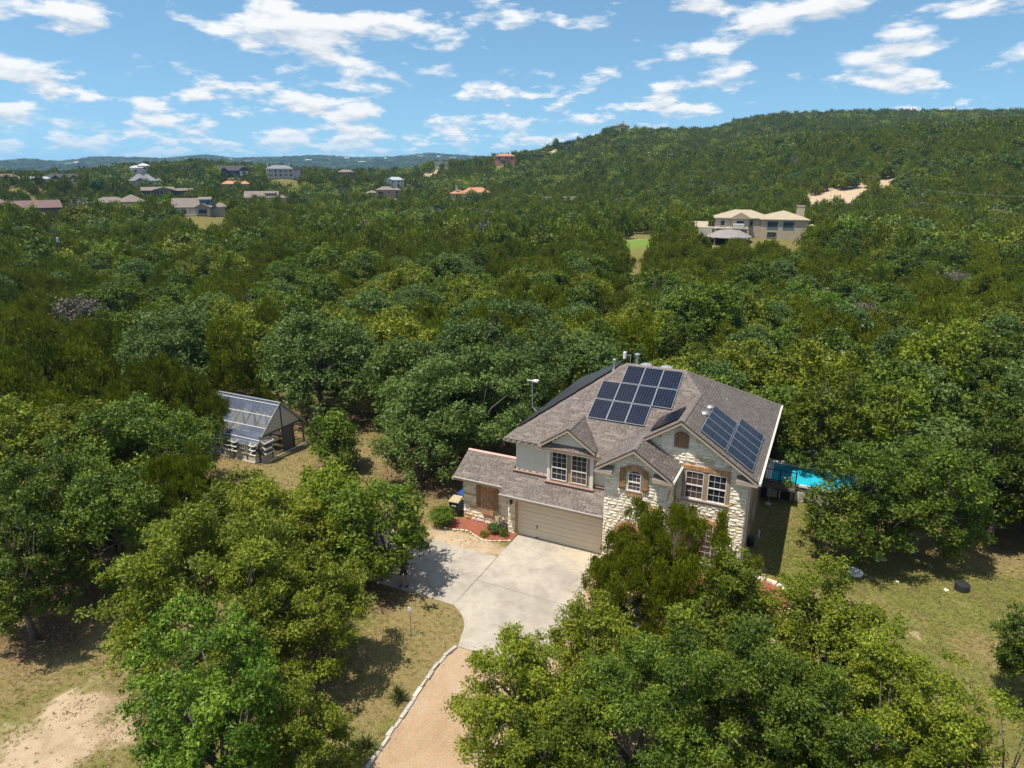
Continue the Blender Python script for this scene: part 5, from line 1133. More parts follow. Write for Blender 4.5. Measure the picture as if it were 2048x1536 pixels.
def limbs_mesh(name, kind, c, cr, R, Hh, rng, mat, nbr=18, base_r=None):
    mb = MB(); br = base_r or (.045 * R + .05); fork = Hh * (.16 if kind == 'juniper' else .22); lean = rng.normal(0, .06 * R, 2)
    f = Vector((lean[0], lean[1], fork)); mb.tube([(0, 0, -.15), (lean[0] * .4, lean[1] * .4, fork * .5), f], [br * 1.25, br, br * .85], 7)
    k = min(nbr, len(c)); pick = rng.choice(len(c), k, replace=False); mains = pick[:max(4, k // 4)]; paths = []
    for i in mains:
        e = f.lerp(Vector(c[i]), .86); m = f.lerp(e, .5) + Vector(rng.normal(0, .09 * R, 3)); m.z = max(m.z, fork * .9); pts = [f, f.lerp(m, .5) + Vector((0, 0, .02 * R)), m, e]; mb.tube(pts, [br * .62, br * .5, br * .36, br * .10], 6); paths.append((m, e))
    for i in pick[len(mains):]:
        e = f.lerp(Vector(c[i]), .9); s_ = min(paths, key=lambda q: (q[0] - e).length)[0]; m = s_.lerp(e, .5) + Vector(rng.normal(0, .06 * R, 3)); mb.tube([s_, m, e], [br * .27, br * .18, br * .05], 5)
    return mb.mesh(name, mat, smooth=True)
KIND = {'oak': ('oak', 'leaf_oak', 'bark'), 'oakd': ('oak', 'leaf_oakd', 'bark'), 'grey': ('oak', 'leaf_oak_grey', 'bark'), 'elm': ('elm', 'leaf_elm', 'bark'), 'juniper': ('juniper', 'leaf_juniper', 'bark_pale'), 'dead': ('oak', 'leaf_dead', 'bark_pale')}
MAT['leaf_oakd'] = leaf_mat('dark_oak_leaves', (.028, .054, .005), (.185, .250, .022))
NLEAF = []
for (key, px, py, zc, hp, hh, kind, label) in NEAR:
    x, y, R = NEARP[key]; P_ = at(px, py, zc); dep = float((P_ - CAM) @ FWD); sh, lm, bk = KIND[kind]
    rng = np.random.default_rng(sum(map(ord, key)) * 7 + 3)
    L = .0042 * dep * (1.3 if kind == 'elm' else (.95 if sh == 'juniper' else 1)); W = L * (.62 if sh != 'juniper' else .50)
    area = 4 * pi * R * R * .8 * (hh / (2 * R)) ** .5; n = int(min(100000, area * (3.2 if sh == 'juniper' else 1.8) / (.5 * L * W))); NLEAF.append(n)
    c, cr, d = crown_clusters(sh, R, hh, rng, dens=4.0 if sh != 'juniper' else 4.5)
    v, tint = leaf_cloud(sh, c, cr, n, L, W, rng)
    t = empty('juniper_tree' if sh == 'juniper' else ('elm_tree' if kind == 'elm' else 'oak_tree'), (x, y, 0)); tag(t, label, 'tree', 'trees around the yard')
    link('crown', leaf_mesh('crown', v, tint, MAT[lm]), t); link('trunk', limbs_mesh('trunk', sh, c, cr, R, hh, rng, MAT[bk], 60 if sh == 'juniper' else 36), t)
# ---- variants for the woodland
def variant(kind, R, hh, L, cover, seed, dens=1.0, nbr=10):
    rng = np.random.default_rng(seed); sh, lm, bk = KIND[kind]; W = L * (.62 if sh != 'juniper' else .55); c, cr, d = crown_clusters(sh, R, hh, rng, dens)
    n = int(4 * pi * R * R * .8 * cover / (.5 * L * W)); n = int(n * (.35 if kind == 'dead' else 1)); v, t = leaf_cloud(sh, c, cr, n, L, W, rng)
    return leaf_mesh('crown', v, t, MAT[lm]), (limbs_mesh('trunk', sh, c, cr, R, hh, rng, MAT[bk], nbr) if nbr else None)
SPEC = ['juniper', 'juniper', 'juniper', 'oak', 'oakd', 'grey', 'elm', 'dead']
MID = [variant(k, 3.0, 6.6 if k != 'juniper' else 6.2, .26 if k != 'juniper' else .28, 2.0, 100 + i, 2.4, 16) for i, k in enumerate(SPEC)]
FARV = [variant(k, 3.0, 6.4, .60, 2.1, 200 + i, 1.5, 0) for i, k in enumerate(SPEC)]
VFAR = [variant(k, 3.0, 6.2, 1.2, 2.2, 300 + i, .8, 0) for i, k in enumerate(SPEC)]
# ---- where the woodland trees stand
rw = np.random.default_rng(5); pts = []
d = 38.0
while d < 1120:
    s_ = np.interp(d, [40, 150, 300, 700, 1100], [3.9, 4.1, 4.8, 6.2, 7.2]); n = int(2 * radians(45) * d / s_); th = np.linspace(-radians(45), radians(45), n) + rw.uniform(-.5, .5, n) * s_ / d
    rr = d + rw.uniform(-.5, .5, n) * s_; pts.append(np.stack([th, rr], 1)); d += s_ * .95
pts = np.concatenate(pts); fx = np.sin(pts[:, 0]) * pts[:, 1]; fy = np.cos(pts[:, 0]) * pts[:, 1]
TX = CAM[0] + fx * _cy + fy * _sy; TY = CAM[1] - fx * _sy + fy * _cy; TD = pts[:, 1]; TP = 1024 + 1403 * np.tan(pts[:, 0])
keep = ~in_poly(TX, TY, YARD)
for (tx, ty, tr) in NEARP.values(): keep &= np.hypot(TX - tx, TY - ty) > tr * .85 + .8
keep &= ~((TX > -6) & (TX < 20.5) & (TY > -5) & (TY < 16.2))
CLEAR = dict(mansion=20, blue=34, maroon=8, tanpair=10, dormer=8, glass=12, greyhip=10, white=20, slate=12, colonial=22, orange=8, redleft=8, shed=8, darkleft=10, tile=16, greytan=14, paleblue=14, brownlow=10, cabin=8, ridge=24, box=12, whitewall=10, hilltop=10, lookout=10)
for k_, (a_, b_, r_, d_) in FAR.items():
    P_ = FARP[k_]; w_ = (b_ - a_) * d_ / 1403 / 2; keep &= np.hypot(TX - P_[0], TY - P_[1]) > w_ * 1.0 + 2.0
    keep &= ~((TP > a_ - 3) & (TP < b_ + 3) & (TD > d_ - CLEAR[k_] - w_ * .5) & (TD < d_ + w_ * .6 + 2))
for (px, py, dd, sx, sy) in SCARS: c = at_d(px, py, dd); keep &= np.hypot(TX - c[0], TY - c[1]) > sx * .9; keep &= ~((np.abs(TP - px) < sx * .8 / dd * 1403) & (TD > dd - 26) & (TD < dd + 6) & (dd > 150))
c = at(1285, 500, 0); keep &= ~((TP > 1250) & (TP < 1320) & (TD > 112) & (TD < np.hypot(*(at(1285, 474, 0) - CAM)[:2])))
keep &= ~((TD > 300) & (rw.random(len(TD)) < .07)); dr_ = np.interp(TP, RP[:, 0], RP[:, 1]); keep &= TD < dr_ + 45
TX, TY, TD, TP = TX[keep], TY[keep], TD[keep], TP[keep]; N = len(TX); TZ = ground_z(TX, TY)
# species follow patches; greyer oaks and bright trees gather in places
q = fbm(VN3, TX / 30.0 + 5, TY / 30.0 + 2, 3) + rw.normal(0, .12, N); u = rw.random(N)
q = q - np.interp(TD, [50, 85, 130], [-.01, .035, .06]); sp = np.where(q < .42, rw.integers(0, 3, N), np.where(q < .51, np.where(u < .55, rw.integers(0, 3, N), 4), np.where(q < .60, np.where(u < .3, 3, np.where(u < .55, 4, np.where(u < .8, 5, 0))), np.where(u < .25, 6, np.where(u < .8, 3, 5)))))
sp = np.where((rw.random(N) < .012) & (TD > 85), 7, sp); sp = np.where((TD > 250) & (sp == 6) & (rw.random(N) < .6), 3, sp)
sc = rw.uniform(.62, 1.06, N) * np.where(TD > 300, np.interp(TD, [300, 1100], [1.0, 1.32]), 1.0); rot = rw.uniform(0, 2 * pi, N); tall = rw.uniform(.85, 1.2, N)
inframe = (TP > -60) & (TP < 2110)
order = np.argsort(np.where(inframe, TD, TD + 1e4)); ind = order[:285]; rest = order[285:]
wlab = {0: 'dark olive juniper in the dense woodland', 3: 'mid green oak in the woodland behind the yard', 4: 'dark green oak in the woodland behind the yard', 5: 'grey green oak in the woodland behind the yard', 6: 'bright green tree in the woodland', 7: 'bare grey leafless tree in the woodland'}
dq = np.quantile(TD[ind], [.34, .67])
def zone(px, d):
    z = ('at the left edge', 'left of the greenhouse', 'behind the greenhouse', 'behind the large grey oak', 'behind the left roof slope', 'behind the house ridge', 'behind the swimming pool', 'near the right edge')[int(np.searchsorted([200, 460, 760, 1010, 1250, 1560, 1800], px))]
    return ('nearest row, ', 'middle rows, ', 'farther rows, ')[int(np.searchsorted(dq, d))] + z
wname = {0: 'juniper_tree', 3: 'oak_tree', 4: 'oak_tree', 5: 'oak_tree', 6: 'elm_tree', 7: 'bare_tree'}
for i in ind:
    k = int(sp[i]); kk = 0 if k < 3 else k; t = empty(wname[kk], (TX[i], TY[i], TZ[i]), rot[i]); t.scale = (sc[i], sc[i], sc[i] * tall[i]); tag(t, wlab[kk].replace(' behind the yard', '') + ' ' + zone(TP[i], TD[i]), 'tree', 'woodland ' + wname[kk].replace('_tree', 's').replace('bares', 'bare trees'))
    link('crown', MID[k][0], t); link('trunk', MID[k][1], t)
# ---- the rest of the woodland as one mass
fd = np.concatenate([np.array([(th, r) for th in np.arange(-radians(44), radians(8), 21.0 / r)]) for r in np.arange(2350, 4550, 24.0)])
fd = fd + rw.uniform(-.5, .5, fd.shape) * np.array([[21 / 3500, 24]]); fx = np.sin(fd[:, 0]) * fd[:, 1]; fy = np.cos(fd[:, 0]) * fd[:, 1]
FX = CAM[0] + fx * _cy + fy * _sy; FY = CAM[1] - fx * _sy + fy * _cy; FZ = ground_z(FX, FY); nf_ = len(FX)
fsp = rw.choice([0, 1, 2, 3, 4, 5], nf_)
lod = np.where(TD[rest] < 150, 0, np.where(TD[rest] < 430, 1, 2))
PX = np.concatenate([TX[rest], FX]); PY = np.concatenate([TY[rest], FY]); PZ = np.concatenate([TZ[rest], FZ])
PID = np.concatenate([lod * 8 + sp[rest], 16 + fsp]); PS = np.concatenate([sc[rest], rw.uniform(3.0, 4.6, nf_)]); PT = np.concatenate([tall[rest], rw.uniform(.42, .6, nf_)]); PR = np.concatenate([rot[rest], rw.uniform(0, 6.28, nf_)])
vc = bpy.data.collections.new('woodland_variants')
for g, grp in enumerate((MID, FARV, VFAR)):
    for k in range(8):
        ob = bpy.data.objects.new('tree_variant_%02d' % (g * 8 + k), grp[k][0]); vc.objects.link(ob)
def scatter(name, X, Y, Z, pid, rot, scl, coll, label, cat):
    me = bpy.data.meshes.new(name); me.vertices.add(len(X)); me.vertices.foreach_set('co', np.stack([X, Y, Z], 1).astype(np.float32).ravel())
    for nm_, ty, val in (('pid', 'INT', pid.astype(np.int32)), ('rot', 'FLOAT', rot.astype(np.float32))):
        a = me.attributes.new(nm_, ty, 'POINT'); a.data.foreach_set('value', val)
    a = me.attributes.new('scl', 'FLOAT_VECTOR', 'POINT'); a.data.foreach_set('vector', scl.astype(np.float32).ravel()); me.update()
    o = link(name, me); tag(o, label, cat, kind='stuff')
    ng = bpy.data.node_groups.new(name, 'GeometryNodeTree'); ng.interface.new_socket('Geometry', in_out='INPUT', socket_type='NodeSocketGeometry'); ng.interface.new_socket('Geometry', in_out='OUTPUT', socket_type='NodeSocketGeometry')
    gi = ng.nodes.new('NodeGroupInput'); go = ng.nodes.new('NodeGroupOutput'); ip = ng.nodes.new('GeometryNodeInstanceOnPoints'); ci = ng.nodes.new('GeometryNodeCollectionInfo'); ci.inputs['Collection'].default_value = coll; ci.inputs['Separate Children'].default_value = True; ci.inputs['Reset Children'].default_value = True
    def na(nm_, ty): n = ng.nodes.new('GeometryNodeInputNamedAttribute'); n.data_type = ty; n.inputs['Name'].default_value = nm_; return n.outputs['Attribute']
    cb = ng.nodes.new('ShaderNodeCombineXYZ'); ng.links.new(na('rot', 'FLOAT'), cb.inputs[2]); e2r = ng.nodes.new('FunctionNodeEulerToRotation'); ng.links.new(cb.outputs[0], e2r.inputs[0])
    ng.links.new(gi.outputs[0], ip.inputs['Points']); ng.links.new(ci.outputs[0], ip.inputs['Instance']); ip.inputs['Pick Instance'].default_value = True
    ng.links.new(na('pid', 'INT'), ip.inputs['Instance Index']); ng.links.new(e2r.outputs[0], ip.inputs['Rotation']); ng.links.new(na('scl', 'FLOAT_VECTOR'), ip.inputs['Scale']); ng.links.new(ip.outputs[0], go.inputs[0])
    md = o.modifiers.new('scatter', 'NODES'); md.node_group = ng; return o
scatter('woodland', PX, PY, PZ, PID, PR, np.stack([PS, PS, PS * PT], 1), vc, 'dense green woodland covering the valley and hillsides to the horizon', 'woodland')
# ---- grass tufts in the yard
gc = bpy.data.collections.new('grass_variants')
MAT['leaf_grass'] = leaf_mat('dry_grass_blades', (.16, .16, .04), (.42, .35, .14), trans=.35, objk=.25)
for k in range(3):
    rng = np.random.default_rng(900 + k); n = 9; a = rng.uniform(0, 2 * pi, n); b = np.stack([np.cos(a), np.sin(a), np.zeros(n)], 1); p = b * rng.uniform(.01, .07, (n, 1)); tip = p + b * rng.uniform(.02, .09, (n, 1)) + np.array([0, 0, 1]) * rng.uniform(.05, .13, (n, 1)); s_ = np.stack([-b[:, 1], b[:, 0], b[:, 2]], 1) * .014
    ob = bpy.data.objects.new('grass_variant_%02d' % k, leaf_mesh('grass', np.stack([p - s_, p + s_, tip], 1).reshape(-1, 3), rng.random(n), MAT['leaf_grass'])); gc.objects.link(ob)
gx = rw.uniform(-34, 32, 240000); gy = rw.uniform(-26, 13, 240000); gd_ = np.hypot(gx - CAM[0], gy - CAM[1]); gg, gb, gl = yard_attr(gx, gy, gd_)
DRV = [(5.2, .05), (0, .05), (0, -2.63), (-9.5, -2.9), (-9.5, -7.2), (-2.4, -7.3)] + cv[1:] + [(1.45, -10.9), (1.66, -13.4), (2.0, -17.5), (2.4, -22), (14, -22), (19, -14), (17.5, -8), (15.2, -3.6), (12.6, -2.9), (9.4, -2.8), (7.2, -2.4), (5.2, -1.2)]
kp = (rw.random(240000) < np.clip(.25 + gg - gb * .8 - gl * .7, .02, 1)) & ~in_poly(gx, gy, DRV) & ~((gx > -4.3) & (gx < 12) & (gy > -.9) & (gy < 12.5)) & ~in_poly(gx, gy, PP + [(8.5, -.7), (8.45, .6)]) & ~in_poly(gx, gy, BP + [(-.06, .1), (-3.7, .2), (-4.3, .1)])
gx, gy = gx[kp], gy[kp]; gs = rw.uniform(.35, 1.0, len(gx)) ** 1.2; scatter('grass', gx, gy, np.zeros(len(gx)), rw.integers(0, 3, len(gx)), rw.uniform(0, 6.28, len(gx)), np.stack([gs, gs, gs * rw.uniform(.5, 1.1, len(gx))], 1), gc, 'short dry green grass on the lawns around the house', 'grass')
# ---- small plants
def bush(name, x, y, R, hh, kind, label, L=.09, n=5000, z=0, cat='shrub', mat=None):
    rng = np.random.default_rng(int(abs(x * 131 + y * 17)) + 5); c, cr, d = crown_clusters('shrub', R, hh, rng, .9); 
    if name == 'round_shrub': c = np.concatenate([c * .3 + np.array([0, 0, .5]), [[0, 0, .62]]]); cr = np.concatenate([cr * .8, [.78]])
    v, t = leaf_cloud('elm', c, cr, n, L, L * .55, rng); v[:, 2] = np.maximum(v[:, 2], .02)
    e = empty(name, (x, y, z)); tag(e, label, cat); link('foliage', leaf_mesh('foliage', v, t, mat or MAT[KIND[kind][1]]), e); link('stem', limbs_mesh('stem', 'juniper', c, cr, R * .6, hh * .8, rng, MAT['bark'], 8, .025), e)
bush('round_shrub', -4.45, -1.0, .78, 1.5, 'elm', 'clipped round green shrub at the corner of the side wing', .08, 9000)
bush('bed_plant', -1.35, -.42, .42, .62, 'grey', 'leafy green plant in the mulch bed beside the garage', .09, 1500, .04, 'plant'); bush('bed_plant', -.98, -.05, .34, .75, 'dead', 'silvery grey plant against the wing wall beside the garage', .08, 700, .04, 'plant'); bush('bed_plant', -.72, -.62, .24, .42, 'elm', 'small yellow green plant at the garage end of the mulch bed', .08, 500, .04, 'plant')
bush('bed_plant', -1.75, -1.05, .26, .25, 'oak', 'low sprawling plant at the front edge of the mulch bed', .07, 500, .04, 'plant'); bush('planter_shrub', 12.75, -.4, .5, .95, 'juniper', 'dark small shrub in the round mulch planter', .09, 2200, .15); bush('planter_shrub', 13.55, -1.1, .42, .8, 'oak', 'green shrub at the outer end of the round mulch planter', .09, 1600, .15)
def yucca(x, y, r, n, seed, label):
    rng = np.random.default_rng(seed); e = empty('yucca', (x, y, 0)); tag(e, label, 'yucca'); vs = []; tn = []
    for i in range(n):
        a = rng.uniform(0, 2 * pi); el = rng.uniform(-.05, 1.45); Lb = r * rng.uniform(.7, 1.1); dirn = np.array([cos(a) * cos(el), sin(a) * cos(el), sin(el)]); s_ = np.array([-sin(a), cos(a), 0]) * .018; b = np.array([0, 0, .12]); m = b + dirn * Lb * .55 ; tip = b + dirn * Lb + np.array([0, 0, -.12 * Lb * cos(el)]); tip[2] = max(tip[2], .02)
        vs += [b - s_ * .8, b + s_ * .8, m + s_, b - s_ * .8, m + s_, m - s_, m - s_, m + s_, tip]; t = rng.random() * (.6 if el < .4 else 1); tn += [t] * 3
    link('blades', leaf_mesh('blades', np.array(vs), np.array(tn), MAT['leaf_yucca']), e); mb = MB(); mb.lathe([(.09, -.05), (.1, .1), (.05, .2)], n=8); mb.build('stem', MAT['bark'], e)
yucca(1.05, -13.35, .62, 110, 1, 'yellow green yucca beside the stone edging, the upper of two'); yucca(1.45, -15.85, .60, 120, 2, 'olive spiky yucca at the lower end of the stone edging')
sp_ = empty('young_sapling', (-.6, -10.0, 0)); tag(sp_, 'thin leafless sapling with a pale tag on the drive lawn', 'sapling'); mb = MB(); mb.tube([(0, 0, 0), (.02, 0, .7), (-.02, .03, 1.35), (.03, 0, 1.9)], [.022, .018, .012, .005], 6); [mb.tube([(0, 0, z), (dx_, dy_, z + .35)], [.009, .003], 5) for z, dx_, dy_ in ((.8, .3, .1), (1.0, -.28, .05), (1.25, .2, -.2), (1.45, -.15, .15))]; mb.build('stem', MAT['bark_pale'], sp_); mb = MB(); mb.box(-.09, .09, -.01, .01, 1.32, 1.5); mb.build('tag', MAT['white_paint'], sp_)

print('near leaves', sum(NLEAF), 'woodland', N, nf_)

# ---- fallen leaves under the trees
lc = bpy.data.collections.new('litter_variants'); MAT['leaf_litter'] = leaf_mat('fallen_leaves', (.16, .095, .045), (.48, .33, .19), trans=.1, objk=.25)
for k in range(3):
    rng = np.random.default_rng(950 + k); n = 26; p = rng.normal(0, .28, (n, 3)); p[:, 2] = .012; nn = unit(rng.normal(size=(n, 3)) * .35 + np.array([0, 0, 1])); t = unit(np.cross(nn, rng.normal(size=(n, 3)))); b = np.cross(nn, t)
    v = np.stack([p - t * .05, p + b * .03, p + t * .05], 1).reshape(-1, 3); v[:, 2] = np.maximum(v[:, 2], .004); ob = bpy.data.objects.new('litter_variant_%02d' % k, leaf_mesh('litter', v, rng.random(n), MAT['leaf_litter'])); lc.objects.link(ob)
lx = rw.uniform(-36, 30, 40000); ly = rw.uniform(-26, 12, 40000); _, _, ll = yard_attr(lx, ly, np.hypot(lx - CAM[0], ly - CAM[1]))
kp = (rw.random(40000) < np.clip(ll * 1.1 - .1, .03, .9)) & ~in_poly(lx, ly, DRV) & ~((lx > -4.3) & (lx < 12) & (ly > -.9) & (ly < 12.5)); lx, ly = lx[kp], ly[kp]; ls = rw.uniform(.6, 1.4, len(lx))
scatter('fallen_leaves', lx, ly, np.zeros(len(lx)), rw.integers(0, 3, len(lx)), rw.uniform(0, 6.28, len(lx)), np.stack([ls, ls, ls], 1), lc, 'brown fallen leaves scattered under the yard trees', 'leaf litter')
# ------------------------------------------------------------------ far houses
FM = {}
def fm(name, c, rough=.8, **kw):
    if name not in FM: FM[name] = M(name, tuple(x * .85 for x in c), rough, **{**dict(var=.1, scale=.9), **kw})
    return FM[name]
WALLC = dict(tan=(.36, .29, .20), cream=(.50, .44, .35), white=(.62, .60, .56), grey=(.36, .36, .36), brown=(.17, .13, .10), stone=(.46, .38, .27), dark=(.07, .07, .075), terracotta=(.42, .22, .13), blue=(.10, .26, .42), pale=(.55, .60, .64))
ROOFC = dict(tan=(.42, .34, .235), brown=(.22, .175, .145), maroon=(.19, .115, .105), grey=(.22, .22, .235), slate=(.055, .055, .065), orange=(.50, .235, .115), white=(.72, .71, .68), metal=(.40, .43, .47), darkbrown=(.13, .10, .085), terracotta=(.45, .20, .10))
far_glass = glass_mat('far_window_glass', (.035, .05, .06), .12)
def roof_block(mb, x0, x1, y0, y1, h, kind, rh, ov=.5):
    X0, X1, Y0, Y1 = x0 - ov, x1 + ov, y0 - ov, y1 + ov; t = .22
    if kind == 'flat': mb.box(X0, X1, Y0, Y1, h, h + .3); return
    mb.box(X0, X1, Y0, Y1, h - .02, h + t); h = h + t; w, d_ = X1 - X0, Y1 - Y0; cx, cy_ = (X0 + X1) / 2, (Y0 + Y1) / 2
    if kind == 'hip':
        if w >= d_: a, b = (X0 + d_ / 2, cy_, h + rh), (X1 - d_ / 2, cy_, h + rh)
        else: a, b = (cx, Y0 + w / 2, h + rh), (cx, Y1 - w / 2, h + rh)
        c = [(X0, Y0, h), (X1, Y0, h), (X1, Y1, h), (X0, Y1, h)]
        if w >= d_: mb.add(c + [a, b], [(0, 1, 5, 4), (2, 3, 4, 5), (1, 2, 5), (3, 0, 4)])
        else: mb.add(c + [a, b], [(0, 1, 4), (1, 2, 5, 4), (2, 3, 5), (3, 0, 4, 5)])
    elif kind == 'gx': mb.loft([(X0, Y0, h), (X0, cy_, h + rh), (X0, Y1, h)], [(X1, Y0, h), (X1, cy_, h + rh), (X1, Y1, h)])
    elif kind == 'gy': mb.loft([(X0, Y1, h), (cx, Y1, h + rh), (X1, Y1, h)], [(X0, Y0, h), (cx, Y0, h + rh), (X1, Y0, h)])
def gable_fill(mb, x0, x1, y0, y1, h, kind, rh):
    if kind == 'gy': mb.prism_y([(x0, h), (x1, h), ((x0 + x1) / 2, h + rh)], y0, y1)
def far_house(key, label, wall, roof, blocks, wins=(), rot=0.0, chim=(), group='houses in the distance', extra=None, name='house'):
    """blocks: (x0,x1,y0,y1,height,roof kind,roof rise) in house metres, facade towards -y; wins: (x, z, w, h, y)"""
    P = FARP[key]; z0 = float(ground_z(np.array([P[0]]), np.array([P[1]]))[0]); th = atan2(-(P[0] - CAM[0]), P[1] - CAM[1])
    r = empty(name, (P[0], P[1], z0), th + rot); r.scale = ((.82, .82, .70) if key == 'mansion' else (.80, .80, .74)) if np.hypot(P[0] - CAM[0], P[1] - CAM[1]) < 530 else (.92,) * 3; tag(r, label, 'house' if name == 'house' else 'building', group)
    wm = fm('far_wall_' + wall, WALLC[wall]); rm = fm('far_roof_' + roof, ROOFC[roof], .85)
    for b in blocks:
        mb = MB(); mb.box(b[0], b[1], b[2], b[3], -2.5, b[4]); gable_fill(mb, b[0], b[1], b[2], b[3], b[4] + .1, b[5], b[6] * .93); mb.build('wall', wm, r)
        mb = MB(); roof_block(mb, *b); mb.build('roof', rm, r)
    for wdef in wins:
        x, z, w, h, y = wdef[:5]; fc = wdef[5] if len(wdef) > 5 else 'white'; e = empty('window', (x, y, z), 0, r); mb = MB(); f = .12
        mb.box(-w / 2, -w / 2 + f, -.12, .02, 0, h); mb.box(w / 2 - f, w / 2, -.12, .02, 0, h); mb.box(-w / 2 + f, w / 2 - f, -.12, .02, 0, f); mb.box(-w / 2 + f, w / 2 - f, -.12, .02, h - f, h); mb.build('frame', fm('far_wall_' + fc, WALLC[fc]), e)
        mb = MB(); mb.box(-w / 2 + f, w / 2 - f, -.07, .0, f, h - f); mb.build('pane', far_glass, e)
    for (x, y, z, w, h, cm) in chim: mb = MB(); mb.box(x - w / 2, x + w / 2, y - w / 2, y + w / 2, z, z + h); mb.box(x - w / 2 - .12, x + w / 2 + .12, y - w / 2 - .12, y + w / 2 + .12, z + h, z + h + .18); mb.build('chimney', fm('far_wall_' + cm, WALLC[cm]), r)
    if extra: extra(r)
    return r
def mansion_extra(r):
    mb = MB(); mb.box(-13.5, -2.0, -7.2, -3.5, 3.0, 3.35); mb.build('terrace', fm('far_wall_cream', WALLC['cream']), r)
    for i in range(6): mb = MB(); mb.box(-13.2 + i * 2.2, -12.8 + i * 2.2, -7.1, -6.7, -.5, 3.0); mb.build('column', fm('far_wall_cream', WALLC['cream']), r)
    mb = MB(); mb.box(-13.5, -2.0, -7.2, -7.12, 4.1, 4.18); [mb.box(-13.5 + i * .6, -13.45 + i * .6, -7.18, -7.13, 3.35, 4.1) for i in range(20)]; mb.build('balustrade', MAT['black'], r)
    mb = MB(); mb.box(-6.2, -3.2, -6.6, -5.2, 3.4, 4.6); mb.build('covered_furniture', fm('far_wall_white', WALLC['white']), r)
    mb = MB(); mb.lathe([(6.2, 0), (6.0, .25), (3.0, 1.9), (.2, 2.3)], (-7.2, -11.5, 1.0), 16); mb.build('pavilion_roof', fm('far_roof_palegrey', (.27, .24, .225)), r)
    for k in range(8): a = k * pi / 4; mb = MB(); mb.box(-7.2 + 5.4 * cos(a) - .15, -7.2 + 5.4 * cos(a) + .15, -11.5 + 5.4 * sin(a) - .15, -11.5 + 5.4 * sin(a) + .15, -2, 1.05); mb.build('pavilion_post', fm('far_wall_cream', WALLC['cream']), r)
    mb = MB(); mb.box(-15.6, -11.8, -8.6, -6.0, -1, 3.6); mb.build('stair_block', fm('far_wall_cream', WALLC['cream']), r)
far_house('mansion', 'large tan house with hipped roof, terrace and right chimney above the woodland', 'stone', 'tan',
          [(-11, 4, -3.5, 7, 6.2, 'hip', 2.4), (-6.6, -1.8, -5.0, 0, 6.2, 'gy', 1.9), (1.5, 14, -4.6, 7.5, 6.0, 'hip', 2.5), (-19, -13.5, -3.5, 4, 3.0, 'gx', 1.6), (14, 18.5, -1, 6, 2.8, 'hip', 1.2)],
          [(-9, 3.7, 1.5, 1.9, -3.55), (-4.2, 3.5, 2.4, 2.2, -5.05), (-1.0, 3.7, .9, 1.9, -3.55, 'tan'), (4.6, 3.4, 2.9, 2.1, -4.65, 'blue'), (8.8, 3.4, 2.9, 2.1, -4.65, 'blue'), (4.6, .3, 2.6, 1.8, -4.65, 'tan'), (-16, .6, 2.4, 1.8, -3.55)],
          rot=radians(4), chim=((12.8, 5.2, 5.0, 2.0, 5.0, 'stone'),), extra=mansion_extra)
def blue_extra(r):
    mb = MB(); mb.box(-8.5, 4.6, -6.5, -4.2, -.6, .25); mb.build('porch_floor', fm('far_wall_cream', WALLC['cream']), r)
    for i in range(6): mb = MB(); mb.box(-8.3 + i * 2.5, -8.0 + i * 2.5, -6.4, -6.1, .25, 2.9); mb.build('column', fm('far_wall_white', WALLC['white']), r)
far_house('blue', 'brown roofed house with bright blue dormer and white porch columns', 'cream', 'brown', [(-9, 6, -4.2, 5, 3.2, 'gx', 3.9), (.2, 5.6, -6.5, 0, 3.2, 'gy', 1.8), (1.8, 6.0, -3.4, 1, 6.6, 'gx', 1.0), (6, 12, -1, 5, 3.0, 'hip', 2.0)],
          [(-5, .5, 3.2, 2.1, -4.25), (2.9, .5, 3.6, 2.2, -6.55), (-8.2, .6, 1.0, 1.6, -4.25), (2.9, 4.8, 1.5, 1.2, -3.45, 'blue'), (4.9, 4.8, 1.5, 1.2, -3.45, 'blue')], rot=radians(-8), extra=lambda r: (blue_extra(r), MB().box(1.7, 6.1, -3.44, -3.41, 4.5, 6.5).build('blue_cladding', fm('far_wall_blue', WALLC['blue']), r)))
far_house('maroon', 'low wide house with maroon roof at the left edge', 'brown', 'maroon', [(-14, 1, -4, 6, 3.0, 'hip', 3.6), (-2, 14, -3, 5, 2.8, 'gx', 2.8), (-3.2, 1.6, -6.5, 0, 2.8, 'gy', 2.2)], [(-.8, .8, 1.6, 1.4, -6.55), (5, .7, 2.2, 1.5, -3.05)], rot=radians(6))
far_house('tanpair', 'tan hip roofed house with two joined roofs in the trees', 'cream', 'brown', [(-11, 4, -3, 6, 2.8, 'hip', 2.6), (0, 10.5, -6, 5, 3.0, 'hip', 3.6)], [(-5, .6, 1.8, 1.4, -3.05), (5, .6, 2, 1.5, -6.05)], rot=radians(10))
far_house('dormer', 'brown steep roofed house with a row of dormer windows', 'cream', 'brown', [(-10.5, 8, -4, 6, 3.0, 'gx', 3.8), (1.0, 6.5, -3.2, 2, 5.6, 'gx', 1.2), (8, 12, -2, 5, 2.6, 'hip', 1.8), (-6, -2, -6, -2, 3, 'gy', 2.0)], [(2.2, 4.3, 1.1, 1.1, -3.25), (3.75, 4.3, 1.1, 1.1, -3.25), (5.3, 4.3, 1.1, 1.1, -3.25), (-4, .7, 1.5, 1.6, -6.05)], rot=radians(-6))
